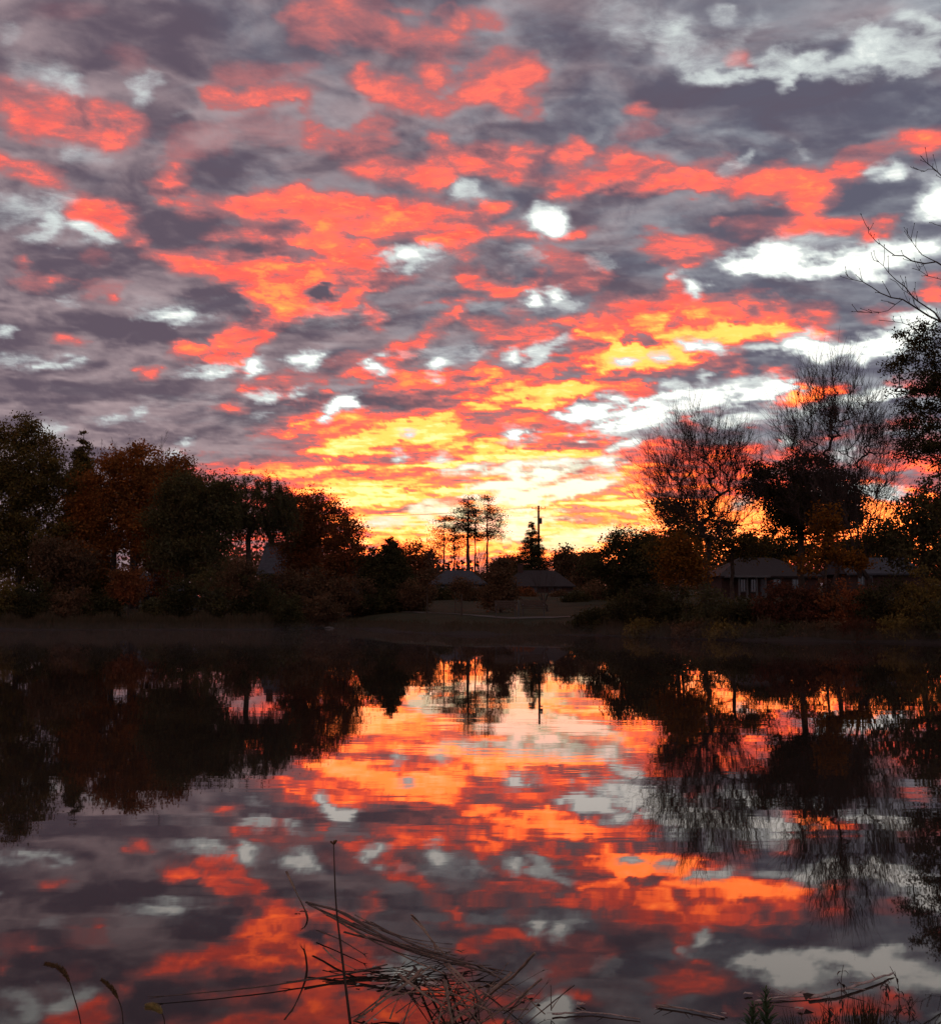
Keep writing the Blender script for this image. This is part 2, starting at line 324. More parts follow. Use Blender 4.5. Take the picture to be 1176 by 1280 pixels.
def sky_material():
    m, t = new_mat('cloud_sky')
    a = t.n('ShaderNodeAttribute', attribute_name='clouds')
    sep = t.n('ShaderNodeSeparateColor')
    t.link(a.outputs['Color'], sep.inputs[0])
    L, G, GL, S = sep.outputs[0], sep.outputs[1], sep.outputs[2], a.outputs['Alpha']
    # deck coordinates again, for the fine grain of the clouds
    tc = t.n('ShaderNodeTexCoord')
    sx = t.n('ShaderNodeSeparateXYZ')
    t.link(tc.outputs['Object'], sx.inputs[0])
    zz = t.math('ADD', t.math('DIVIDE', sx.outputs[2], 3000.0), 0.16)
    cx = t.math('DIVIDE', t.math('DIVIDE', sx.outputs[0], 3000.0), zz)
    cy = t.math('DIVIDE', t.math('DIVIDE', sx.outputs[1], 3000.0), zz)
    cb = t.n('ShaderNodeCombineXYZ')
    t.link(cx, cb.inputs[0])
    t.link(t.math('MULTIPLY', cy, 1.3), cb.inputs[1])
    n1 = t.math('SUBTRACT', t.noise(cb.outputs[0], 17.0, 8, .68, .3), .5)
    n2 = t.math('SUBTRACT', t.noise(cb.outputs[0], 5.0, 5, .55, .8), .5)
    L2 = t.math('ADD', L, t.math('MULTIPLY', t.math('ADD', t.math('MULTIPLY', n1, 1.5), t.math('MULTIPLY', n2, .6)), t.smooth(L, .1, .8)))
    G2 = t.math('ADD', G, t.math('MULTIPLY', t.math('ADD', t.math('MULTIPLY', n1, 1.1), t.math('MULTIPLY', n2, .3)), t.smooth(G, .05, .5)))
    S2 = t.math('ADD', t.math('ADD', S, t.math('MULTIPLY', n1, .55)), t.math('MULTIPLY', n2, 1.0))
    mauve = t.mix(t.smooth(S2, -.9, .9), rgb(95, 83, 97), rgb(176, 155, 159))
    blue = t.mix(t.smooth(S2, -.9, .9), rgb(94, 94, 111), rgb(163, 167, 175))
    cold = t.mix(t.smooth(t.math('ADD', n2, t.math('MULTIPLY', cx, .35)), -.2, .3), mauve, blue)
    warm = t.mix(t.smooth(S2, -.7, .8), (.78, .23, .19, 1), (1.2, .50, .34, 1))
    base = t.mix(t.smooth(GL, .12, .95), cold, warm)
    c = t.mix(t.smooth(L2, .1, .7), base, rgb(184, 112, 114))
    coral = t.mix(t.smooth(t.math('ADD', n2, n1), -.25, .25), (1.0, .125, .10, 1), (1.8, .205, .12, 1))
    pink = t.mix(t.smooth(t.math('ADD', n2, n1), -.25, .25), rgb(214, 112, 110), rgb(246, 130, 112))
    coral = t.mix(t.smooth(zz, .44, .62, 0, .75), coral, pink)
    coral = t.mix(t.smooth(GL, .3, .9), coral, (1.3, .36, .22, 1))
    c = t.mix(t.smooth(L2, .5, 1.2), c, coral)
    c = t.mix(t.smooth(L2, 1.15, 1.6), c, (3.0, .37, .10, 1))
    c = t.mix(t.smooth(L2, 1.55, 2.0), c, (4.2, .80, .15, 1))
    c = t.mix(t.smooth(L2, 2.05, 2.6), c, (4.0, 1.15, .42, 1))
    hot = t.mix(t.smooth(GL, .25, .9), (1.18, 1.2, 1.12, 1), (2.7, 1.25, .78, 1))
    halo = t.mix(.5, c, t.mix(t.smooth(GL, .2, .8), rgb(196, 200, 204), rgb(255, 226, 170)))
    c = t.mix(t.smooth(G2, .1, .6), c, halo)
    c = t.mix(t.smooth(G2, .42, .95), c, t.mix(t.smooth(GL, .25, .9), rgb(216, 224, 222), rgb(255, 246, 190, 1.1)))
    c = t.mix(t.smooth(G2, .85, 1.25), c, hot)
    back = t.smooth(t.math('DIVIDE', sx.outputs[1], 3000.0), .55, -.1, 1.0, 1.9)
    c = t.mix(1.0, c, back, 'MULTIPLY')
    em = t.n('ShaderNodeEmission')
    t.link(c, em.inputs[0])
    em.inputs[1].default_value = 1.0
    tr = t.n('ShaderNodeBsdfTransparent')
    tr.inputs[0].default_value = (.08, .08, .08, 1)
    ad = t.n('ShaderNodeAddShader')
    t.link(em.outputs[0], ad.inputs[0])
    t.link(tr.outputs[0], ad.inputs[1])
    out = t.n('ShaderNodeOutputMaterial')
    t.link(ad.outputs[0], out.inputs[0])
    m.cycles.emission_sampling = 'NONE'
    return m


def setup_world():
    w = bpy.data.worlds.new('World')
    SC.world = w
    w.use_nodes = True
    t = NT(w.node_tree)
    sky = t.n('ShaderNodeTexSky', sky_type='NISHITA', sun_disc=False, sun_elevation=R(0.7), sun_rotation=R(4.0))
    bg = t.n('ShaderNodeBackground')
    bg.inputs[1].default_value = 0.05
    t.link(sky.outputs[0], bg.inputs[0])
    out = t.n('ShaderNodeOutputWorld')
    t.link(bg.outputs[0], out.inputs[0])
    sd = bpy.data.lights.new('sun', 'SUN')
    sd.energy = 2.0
    sd.angle = R(1)
    sd.color = (1.0, .62, .32)
    so = bpy.data.objects.new('sun', sd)
    COL.objects.link(so)
    # the sun stands just over the horizon ahead, behind the trees, a little right of centre
    d = (math.sin(R(4.0)) * math.cos(R(0.7)), math.cos(R(4.0)) * math.cos(R(0.7)), math.sin(R(0.7)))
    from mathutils import Vector
    so.rotation_euler = Vector(d).to_track_quat('Z', 'Y').to_euler()
    so.location = (10, 140, 60)


def setup_camera():
    cd = bpy.data.cameras.new('camera')
    cd.sensor_fit = 'HORIZONTAL'
    cd.sensor_width = 36
    cd.lens = FPX / 1176 * 36
    cd.clip_end = 9000
    cd.clip_start = .05
    co = bpy.data.objects.new('camera', cd)
    COL.objects.link(co)
    co.location = (0, 0, EYE)
    co.rotation_euler = (R(90) + PITCH, 0, 0)
    SC.camera = co


SC.view_settings.view_transform = 'Standard'
SC.view_settings.look = 'None'
SC.view_settings.exposure = 0
SC.view_settings.gamma = 1
SC.cycles.max_bounces = 6
SC.cycles.transparent_max_bounces = 8
SC.cycles.use_denoising = True
setup_world()
setup_camera()
make_sky()

# ================================================================ placing things
def at(px, py, Y):
    """the point of the place seen in direction (px, py) at distance Y ahead"""
    u, v = (px - CX) / FPX, (CY - py) / FPX
    dy = cp - sp * v
    dz = sp + cp * v
    return np.array([u * Y / dy, Y, EYE + dz * Y / dy])


def tag(o, label=None, cat=None, group=None, kind=None):
    if label: o['label'] = label
    if cat: o['category'] = cat
    if group: o['group'] = group
    if kind: o['kind'] = kind
    return o


def empty(name, loc, rz=0.0):
    o = bpy.data.objects.new(name, None)
    o.location = loc
    o.rotation_euler = (0, 0, rz)
    o.empty_display_size = .3
    COL.objects.link(o)
    return o


def link(name, me, mat, parent=None, off=None):
    o = bpy.data.objects.new(name, me)
    COL.objects.link(o)
    if mat is not None:
        me.materials.append(mat)
    if parent is not None:
        o.parent = parent
    if off is not None:
        o.location = off
    return o


class MB:
    """collects quads and triangles of one part"""
    def __init__(s):
        s.v, s.f = [], []

    def box(s, c, d, rz=0.0, rx=0.0, top=1.0):
        i = len(s.v)
        x, y, z = d[0] / 2, d[1] / 2, d[2] / 2
        for sx, sy, sz_ in ((-1, -1, -1), (1, -1, -1), (1, 1, -1), (-1, 1, -1), (-1, -1, 1), (1, -1, 1), (1, 1, 1), (-1, 1, 1)):
            k = top if sz_ > 0 else 1
            X, Y, Z = sx * x * k, sy * y * k, sz_ * z
            Y, Z = Y * math.cos(rx) - Z * math.sin(rx), Y * math.sin(rx) + Z * math.cos(rx)
            X, Y = X * math.cos(rz) - Y * math.sin(rz), X * math.sin(rz) + Y * math.cos(rz)
            s.v.append((c[0] + X, c[1] + Y, c[2] + Z))
        for q in ((0, 3, 2, 1), (4, 5, 6, 7), (0, 1, 5, 4), (1, 2, 6, 5), (2, 3, 7, 6), (3, 0, 4, 7)):
            s.f.append(tuple(i + a for a in q))
        return s

    def tube(s, pts, rad, sides=6, flat=1.0, cap=True):
        pts = [np.array(p, float) for p in pts]
        if not hasattr(rad, '__len__'):
            rad = [rad] * len(pts)
        base = len(s.v)
        up = np.array([0.0, 0, 1])
        for k, p in enumerate(pts):
            d = pts[min(k + 1, len(pts) - 1)] - pts[max(k - 1, 0)]
            d = d / (np.linalg.norm(d) + 1e-9)
            a = np.cross(d, up)
            if np.linalg.norm(a) < .05:
                a = np.cross(d, np.array([1.0, 0, 0]))
            a /= np.linalg.norm(a)
            b = np.cross(a, d)
            for q in range(sides):
                t = 2 * math.pi * q / sides
                s.v.append(tuple(p + rad[k] * (math.cos(t) * a + flat * math.sin(t) * b)))
        for k in range(len(pts) - 1):
            for q in range(sides):
                i0 = base + k * sides + q
                i1 = base + k * sides + (q + 1) % sides
                s.f.append((i0, i1, i1 + sides, i0 + sides))
        if cap:
            s.f.append(tuple(base + q for q in range(sides))[::-1])
            s.f.append(tuple(base + (len(pts) - 1) * sides + q for q in range(sides)))
        return s

    def poly(s, *ps):
        i = len(s.v)
        s.v += [tuple(p) for p in ps]
        s.f.append(tuple(range(i, i + len(ps))))
        return s

    def build(s, name, mat, parent=None, off=None, smooth=False):
        me = bpy.data.meshes.new(name)
        me.from_pydata(s.v, [], s.f)
        me.update()
        if smooth:
            me.polygons.foreach_set('use_smooth', [True] * len(me.polygons))
        return link(name, me, mat, parent, off)


# ================================================================ materials
def leaf_mat(name, c1, c2, trans=.35, scale=.6, c3=None):
    m, t = new_mat(name)
    tc = t.n('ShaderNodeTexCoord')
    geo = t.n('ShaderNodeNewGeometry')
    n = t.noise(tc.outputs['Object'], scale, 3, .6)
    f = t.smooth(n, .38, .62)
    c = t.mix(f, (*c1, 1), (*c2, 1))
    rnd = geo.outputs['Random Per Island']
    c = t.mix(t.smooth(rnd, .0, 1.0, .0, .55), c, (*(c3 or [v * .35 for v in c1]), 1))
    c = t.mix(1.0, c, (1.75, 1.7, 1.7, 1), 'MULTIPLY')
    d = t.n('ShaderNodeBsdfDiffuse')
    t.link(c, d.inputs[0])
    tr = t.n('ShaderNodeBsdfTranslucent')
    t.link(t.mix(1.0, c, (1.2, .95, .6, 1), 'MULTIPLY'), tr.inputs[0])
    mx = t.n('ShaderNodeMixShader')
    mx.inputs[0].default_value = trans
    t.link(d.outputs[0], mx.inputs[1])
    t.link(tr.outputs[0], mx.inputs[2])
    out = t.n('ShaderNodeOutputMaterial')
    t.link(mx.outputs[0], out.inputs[0])
    return m


def plain_mat(name, c1, c2, scale=3.0, rough=.85, bump=.0, spec=.2):
    m, t = new_mat(name)
    tc = t.n('ShaderNodeTexCoord')
    n = t.noise(tc.outputs['Object'], scale, 5, .6)
    p = t.n('ShaderNodeBsdfPrincipled')
    t.link(t.mix(t.smooth(n, .35, .65), (*c1, 1), (*c2, 1)), p.inputs['Base Color'])
    p.inputs['Roughness'].default_value = rough
    p.inputs['Specular IOR Level'].default_value = spec
    if bump:
        b = t.n('ShaderNodeBump')
        b.inputs['Distance'].default_value = bump
        t.link(n, b.inputs['Height'])
        t.link(b.outputs[0], p.inputs['Normal'])
    out = t.n('ShaderNodeOutputMaterial')
    t.link(p.outputs[0], out.inputs[0])
    return m


M = {
 'bark': plain_mat('bark', (.035, .025, .018), (.06, .045, .033), 4, .95),
 'bark_pale': plain_mat('bark_pale', (.06, .045, .035), (.1, .08, .065), 4, .95),
 'twig': plain_mat('twig', (.03, .02, .016), (.045, .032, .025), 2, .95),
 'olive': leaf_mat('leaf_olive', (.085, .062, .018), (.05, .042, .016)),
 'orange': leaf_mat('leaf_orange', (.17, .062, .015), (.10, .045, .014)),
 'rust': leaf_mat('leaf_rust', (.13, .045, .018), (.07, .035, .014)),
 'green': leaf_mat('leaf_green', (.040, .040, .020), (.055, .048, .019)),
 'dark': leaf_mat('leaf_dark', (.022, .022, .010), (.035, .03, .012), .2),
 'yellow': leaf_mat('leaf_yellow', (.12, .052, .008), (.075, .032, .006), .35, 1.2, (.04, .018, .005)),
 'red': leaf_mat('leaf_red', (.05, .02, .012), (.034, .02, .011), .3),
 'brown': leaf_mat('leaf_brown', (.075, .045, .024), (.05, .034, .02), .3),
 'wood': plain_mat('bench_wood', (.035, .024, .016), (.05, .035, .024), 8, .8),
 'metal': plain_mat('dark_metal', (.02, .02, .022), (.03, .03, .032), 8, .5, 0, .5),
 'pole': plain_mat('pole_wood', (.05, .036, .026), (.07, .05, .036), 5, .9),
 'roof_grey': plain_mat('roof_grey', (.022, .023, .027), (.034, .036, .04), 2.5, .8),
 'roof_brown': plain_mat('roof_brown', (.016, .012, .011), (.022, .017, .015), 2.5, .85),
 'brick': plain_mat('brick_wall', (.045, .024, .018), (.032, .018, .015), 6, .9),
 'siding': plain_mat('siding', (.034, .031, .028), (.045, .041, .037), 2, .8),
 'trim': plain_mat('white_trim', (.05, .05, .048), (.07, .07, .067), 4, .6),
 'glass': plain_mat('window_glass', (.012, .014, .016), (.02, .022, .026), 1, .12, 0, .8),
 'stone': plain_mat('stone', (.12, .11, .10), (.22, .2, .18), 6, .9, .02),
 'path': plain_mat('path', (.05, .045, .038), (.07, .062, .052), 2, .9),
 'reed': plain_mat('dead_reed', (.20, .135, .088), (.10, .066, .043), 30, .7, 0, .3),
 'reed_dark': plain_mat('dark_reed', (.085, .055, .038), (.04, .028, .02), 30, .8, 0, .3),
 'stem': plain_mat('dark_stem', (.03, .018, .012), (.05, .03, .02), 20, .7),
 'seed': plain_mat('seed_head', (.10, .055, .02), (.06, .035, .014), 60, .9),
 'seed_pale': plain_mat('pale_seed_head', (.26, .19, .06), (.16, .12, .04), 60, .9),
 'weed': plain_mat('weed_leaf', (.03, .055, .02), (.045, .07, .025), 12, .7),
 'grass_dry': plain_mat('dry_grass', (.05, .033, .016), (.03, .025, .011), 3, .9),
 'litter': plain_mat('floating_leaf', (.30, .24, .20), (.16, .12, .09), 20, .6),
 'car': plain_mat('car_paint', (.08, .09, .1), (.09, .1, .11), 1, .35, 0, .5),
 'tyre': plain_mat('tyre', (.015, .015, .015), (.02, .02, .02), 5, .9),
}


# ================================================================ ground and water
SHORE_T = [(-3000, 60), (-900, 62), (-300, 70), (0, 79), (300, 79), (340, 80), (400, 86), (450, 83), (500, 73), (560, 67), (740, 65), (800, 61), (900, 56), (1176, 51), (1500, 42), (3000, 40), (6000, 40)]


def shore(X, Y):
    px = CX + FPX * X / np.maximum(Y, 8)
    ys = np.interp(px, [a for a, b in SHORE_T], [b for a, b in SHORE_T])
    return ys + vnoise(X * .35, Y * .02 + 4, 8) * .7


def ground_z(X, Y):
    X, Y = np.asarray(X, float), np.asarray(Y, float)
    near = 3.15 + .35 * vnoise(X * .9, X * 0 + 3, 5) + .10 * vnoise(X * 4, X * 0 + 9, 15)
    d = np.minimum(np.minimum(shore(X, Y) - Y, 75 - np.abs(X)), Y - near)
    out = np.interp(-d, [0, .6, 3, 7, 12, 25, 45, 100, 300, 3000], [0, .22, .5, .88, 1.02, 1.3, 1.9, 3.4, 6, 8])
    # on the near side the bank is low
    nb = np.interp(-d, [0, .5, 2, 60, 3000], [0, .08, .16, .8, 3])
    out = np.where(Y < 8, nb, out)
    ins = -np.interp(d, [0, .4, 2, 8, 60], [0, .04, .25, .9, 1.5])
    z = np.where(d > 0, ins, out)
    z = z + np.where(d < -.6, fbm(X * .25, Y * .25, 4, 77) * np.interp(-d, [.6, 8, 200], [0.02, .10, .5]), 0)
    return z


def gz(x, y):
    return float(ground_z(np.array([x]), np.array([y]))[0])


def make_ground():
    xs = np.concatenate([np.linspace(-4000, -200, 14)[:-1], np.linspace(-200, -60, 18)[:-1], np.arange(-60, 60, .7), np.linspace(60, 200, 18), np.linspace(200, 4000, 14)[1:]])
    ys = np.concatenate([np.linspace(-600, -6, 10), np.arange(-5, 9, .25), np.linspace(10, 38, 8), np.arange(39, 130, .6), np.linspace(131, 300, 26), np.linspace(340, 4500, 16)])
    X, Y = np.meshgrid(xs, ys)
    Z = ground_z(X.ravel(), Y.ravel())
    v = np.stack([X.ravel(), Y.ravel(), Z], 1)
    nx, ny = len(xs), len(ys)
    i = (np.arange(ny - 1)[:, None] * nx + np.arange(nx - 1)[None, :]).ravel()
    me = mesh_np('ground', v, np.stack([i, i + 1, i + 1 + nx, i + nx], 1))
    me.polygons.foreach_set('use_smooth', [True] * len(me.polygons))
    m, t = new_mat('lawn_and_mud')
    geo = t.n('ShaderNodeNewGeometry')
    sx = t.n('ShaderNodeSeparateXYZ')
    t.link(geo.outputs['Position'], sx.inputs[0])
    n = t.noise(geo.outputs['Position'], .45, 5, .6)
    n2 = t.noise(geo.outputs['Position'], 6.0, 4, .7)
    grass = t.mix(t.smooth(n, .35, .65), (.014, .017, .006, 1), (.028, .023, .010, 1))
    grass = t.mix(t.smooth(n2, .45, .75, 0, .6), grass, (.045, .034, .015, 1))
    mud = t.mix(t.smooth(n2, .3, .7), (.012, .009, .007, 1), (.026, .019, .014, 1))
    c = t.mix(t.smooth(t.math('ADD', sx.outputs[2], t.math('MULTIPLY', n, .25)), .18, .5), mud, grass)
    p = t.n('ShaderNodeBsdfPrincipled')
    t.link(c, p.inputs['Base Color'])
    p.inputs['Roughness'].default_value = .95
    p.inputs['Specular IOR Level'].default_value = .1
    b = t.n('ShaderNodeBump')
    b.inputs['Distance'].default_value = .08
    t.link(n2, b.inputs['Height'])
    t.link(b.outputs[0], p.inputs['Normal'])
    out = t.n('ShaderNodeOutputMaterial')
    t.link(p.outputs[0], out.inputs[0])
    tag(link('ground', me, m), kind='structure')


def make_water():
    xs = np.array([-80.0, 0, 80])
    ys = np.array([2.4, 30, 60, 95])
    X, Y = np.meshgrid(xs, ys)
    v = np.stack([X.ravel(), Y.ravel(), 0 * X.ravel()], 1)
    i = (np.arange(3)[:, None] * 3 + np.arange(2)[None, :]).ravel()
    me = mesh_np('pond_water', v, np.stack([i, i + 1, i + 4, i + 3], 1))
    m, t = new_mat('still_pond')
    geo = t.n('ShaderNodeNewGeometry')
    sx = t.n('ShaderNodeSeparateXYZ')
    t.link(geo.outputs['Position'], sx.inputs[0])
    mp = t.n('ShaderNodeMapping')
    mp.inputs['Scale'].default_value = (.35, 1.0, 1.0)
    mp.inputs['Rotation'].default_value = (0, 0, R(14))
    t.link(geo.outputs['Position'], mp.inputs[0])
    # long low swells, a band of finer ripples across the middle of the pond
    a = t.noise(mp.outputs[0], .55, 3, .5, .4)
    b = t.noise(mp.outputs[0], 3.2, 3, .55, .3)
    fine = t.noise(mp.outputs[0], 9.0, 2, .5)
    patch = t.smooth(t.noise(geo.outputs['Position'], .11, 2, .5), .42, .6)
    band = t.math('MULTIPLY', t.smooth(sx.outputs[1], 6.0, 11.0), t.smooth(sx.outputs[1], 38.0, 16.0))
    h = t.math('ADD', t.math('MULTIPLY', a, .55), t.math('MULTIPLY', t.math('MULTIPLY', b, .10), t.math('ADD', .25, t.math('MULTIPLY', band, patch))))
    h = t.math('ADD', h, t.math('MULTIPLY', t.math('MULTIPLY', fine, .012), band))
    h = t.math('MULTIPLY', h, t.smooth(sx.outputs[1], 50.0, 14.0, .35, 1.0))
    bp = t.n('ShaderNodeBump')
    bp.inputs['Distance'].default_value = WAVE
    bp.inputs['Strength'].default_value = 1.0
    t.link(h, bp.inputs['Height'])
    gl = t.n('ShaderNodeBsdfGlossy')
    gl.inputs['Roughness'].default_value = 0.015
    gl.inputs['Color'].default_value = (.95, .86, .85, 1)
    t.link(bp.outputs[0], gl.inputs['Normal'])
    df = t.n('ShaderNodeBsdfDiffuse')
    n = t.noise(geo.outputs['Position'], .3, 4, .6)
    t.link(t.mix(n, (.012, .010, .008, 1), (.024, .018, .013, 1)), df.inputs[0])
    fr = t.n('ShaderNodeFresnel')
    fr.inputs['IOR'].default_value = 1.38
    mx = t.n('ShaderNodeMixShader')
    t.link(fr.outputs[0], mx.inputs[0])
    t.link(df.outputs[0], mx.inputs[1])
    t.link(gl.outputs[0], mx.inputs[2])
    out = t.n('ShaderNodeOutputMaterial')
    t.link(mx.outputs[0], out.inputs[0])
    tag(link('pond_water', me, m), kind='structure')


WAVE = 0.0045


# ================================================================ trees
def tubes_np(P0, P1, R0, R1, sides=4):
    """independent tapered prisms for arrays of segments"""
    P0, P1 = np.asarray(P0, float), np.asarray(P1, float)
    R0, R1 = np.asarray(R0, float)[:, None], np.asarray(R1, float)[:, None]
    d = P1 - P0
    L = np.linalg.norm(d, axis=1, keepdims=True) + 1e-9
    d = d / L
    P1 = P1 + d * R1 * .4
    ref = np.where(np.abs(d[:, 2:3]) > .9, np.array([[1.0, 0, 0]]), np.array([[0, 0, 1.0]]))
    a = np.cross(d, ref)
    a /= np.linalg.norm(a, axis=1, keepdims=True) + 1e-9
    b = np.cross(a, d)
    n = len(P0)
    V = np.zeros((n, 2 * sides, 3))
    for q in range(sides):
        th = 2 * math.pi * q / sides
        o = math.cos(th) * a + math.sin(th) * b
        V[:, q] = P0 + R0 * o
        V[:, sides + q] = P1 + R1 * o
    base = np.arange(n)[:, None] * 2 * sides
    F = []
    for q in range(sides):
        r = (q + 1) % sides
        F.append(np.concatenate([base + q, base + r, base + sides + r, base + sides + q], 1))
    return V.reshape(-1, 3), np.concatenate(F, 0)


def leaves_np(C, size, rs, aspect=.55, flat=0.0):
    """one four-cornered leaf at each point of C"""
    n = len(C)
    u = rs.normal(size=(n, 3))
    u[:, 2] *= (1 - flat)
    u /= np.linalg.norm(u, axis=1, keepdims=True)
    w = rs.normal(size=(n, 3))
    w -= u * (w * u).sum(1, keepdims=True)
    w /= np.linalg.norm(w, axis=1, keepdims=True)
    s = size * rs.uniform(.6, 1.35, (n, 1))
    V = np.stack([C - u * s * .5, C + w * s * aspect * .5, C + u * s * .5, C - w * s * aspect * .5], 1).reshape(-1, 3)
    F = np.arange(4 * n).reshape(n, 4)
    return V, F


def skeleton(base, trunk, pts, rs, tip=.018, lean_up=.3):
    """grow a branch tree from the trunk nodes to all the points; gives segments and radii"""
    nodes = [np.array(p, float) for p in trunk]
    par = [-1] + list(range(len(trunk) - 1))
    first = max(1, len(trunk) // 2)
    c0 = nodes[-1]
    order = np.argsort(np.linalg.norm((pts - c0) * [1, 1, .8], axis=1))
    cap = len(nodes) + len(pts) * 2 + 4
    N = np.zeros((cap, 3))
    N[:len(nodes)] = nodes
    cnt = len(nodes)
    for k in order:
        p = pts[k]
        dd = N[first:cnt] - p
        cost = np.sqrt((dd ** 2).sum(1)) + 1.3 * np.maximum(0, dd[:, 2])
        j = int(np.argmin(cost)) + first
        q = N[j]
        L = np.linalg.norm(p - q)
        mid = q * .45 + p * .55 + rs.normal(size=3) * L * .10
        mid[2] += L * .08 * (1 - lean_up) - L * .1 * lean_up
        N[cnt] = mid
        par.append(j)
        N[cnt + 1] = p
        par.append(cnt)
        cnt += 2
    N = N[:cnt]
    par = np.array(par)
    w = np.zeros(cnt)
    kids = np.zeros(cnt, int)
    for i in range(cnt - 1, 0, -1):
        if kids[i] == 0:
            w[i] = tip ** 2.2
        w[par[i]] += w[i]
        kids[par[i]] += 1
    r = w ** (1 / 2.2)
    i = np.arange(1, cnt)
    return N[par[i]], N[i], np.minimum(r[i] * 1.08, r[par[i]]), r[i], r


def crown_points(lobes, n, rs, shell=.5):
    vol = np.array([l[3] * l[4] * l[5] for l in lobes]) ** .8
    idx = rs.choice(len(lobes), n, p=vol / vol.sum())
    Lb = np.array(lobes)[idx]
    d = rs.normal(size=(n, 3))
    d /= np.linalg.norm(d, axis=1, keepdims=True)
    rr = rs.rand(n, 1) ** shell
    return Lb[:, :3] + d * rr * Lb[:, 3:6]


def px_lobes(lobes, Y, depth=.8):
    out = []
    for (x, y, rx, ry, *r) in lobes:
        dY = r[0] if r else 0
        c = at(x, y, Y + dY)
        e = at(x + rx, y, Y + dY)
        g = at(x, y - ry, Y + dY)
        ax, az = abs(e[0] - c[0]), abs(g[2] - c[2])
        out.append((c[0], c[1], c[2], ax, ax * depth, az))
    return out


def leafy_tree(name, label, base_px, Y, lobes, leaf, seed, n_pts=220, per=55, clump=.75, size=.24, trunk_to=None, cat='tree', group=None,
               shell=.5, base_y=755, bark='bark', tip=.02, depth=.8, drop=.55, squash=.7, forks=None):
    rs = np.random.RandomState(seed)
    b = at(base_px, base_y, Y)
    b[2] = gz(b[0], b[1]) - .15
    root = empty(name, tuple(b))
    tag(root, label, cat, group)
    LB = px_lobes(lobes, Y, depth)
    pts = crown_points(LB, n_pts, rs, shell) - b
    if trunk_to is None:
        cx = np.average([l[0] for l in LB], weights=[l[3] for l in LB])
        cz = np.average([l[2] for l in LB])
        trunk_to = np.array([cx, Y, cz])
    else:
        trunk_to = at(trunk_to[0], trunk_to[1], Y)
    tt = trunk_to - b
    trunk = [np.array([0, 0, 0.0])]
    for k in range(1, 7):
        f = k / 6
        trunk.append(np.array([tt[0] * f ** 1.4, tt[1] * f, tt[2] * f]) + rs.normal(size=3) * [.12, .12, 0] * f * tt[2] * .12)
    pts = pts[pts[:, 2] > tt[2] * .15] if len(pts) else pts
    P0, P1, R0, R1, r = skeleton(b, trunk, pts, rs, tip)
    V, F = tubes_np(P0, P1, R0, R1, 5)
    # root flare
    V2, F2 = tubes_np([trunk[0]], [trunk[0] + np.array([0, 0, .5])], [r[0] * 1.6], [r[0] * 1.02], 8)
    # leaves in clumps round the branch ends, thinned by a coarse noise so that sky shows through
    keep = rs.rand(len(pts)) < .93
    C = pts[keep]
    sizes = rs.uniform(.55, 1.25, len(C)) * clump
    nn = (per * 1.5 * rs.uniform(.5, 1.5, len(C))).astype(int)
    rep = np.repeat(np.arange(len(C)), nn)
    off = rs.normal(size=(len(rep), 3)) * np.array([1, 1, squash]) * sizes[rep][:, None] * .5
    LV, LF = leaves_np(C[rep] + off, size, rs)
    # twigs into the clumps
    k = min(len(C) * 3, len(rep))
    ti = rs.choice(len(rep), k, replace=False)
    TV, TF = tubes_np(C[rep[ti]], (C[rep] + off * 1.25)[ti], np.full(k, tip * .55), np.full(k, tip * .25), 3)
    link('trunk', mesh_join2('trunk', [(V, F), (V2, F2), (TV, TF)]), M[bark], root)
    link('crown', mesh_np('crown', LV, LF), M[leaf], root)
    return root


def mesh_join2(name, parts):
    return mesh_join(name, parts)


def mesh_join(name, parts):
    vs, fs, o = [], [], 0
    for V, F in parts:
        vs.append(V)
        fs.append(np.asarray(F) + o)
        o += len(V)
    return mesh_np(name, np.concatenate(vs), np.concatenate(fs))


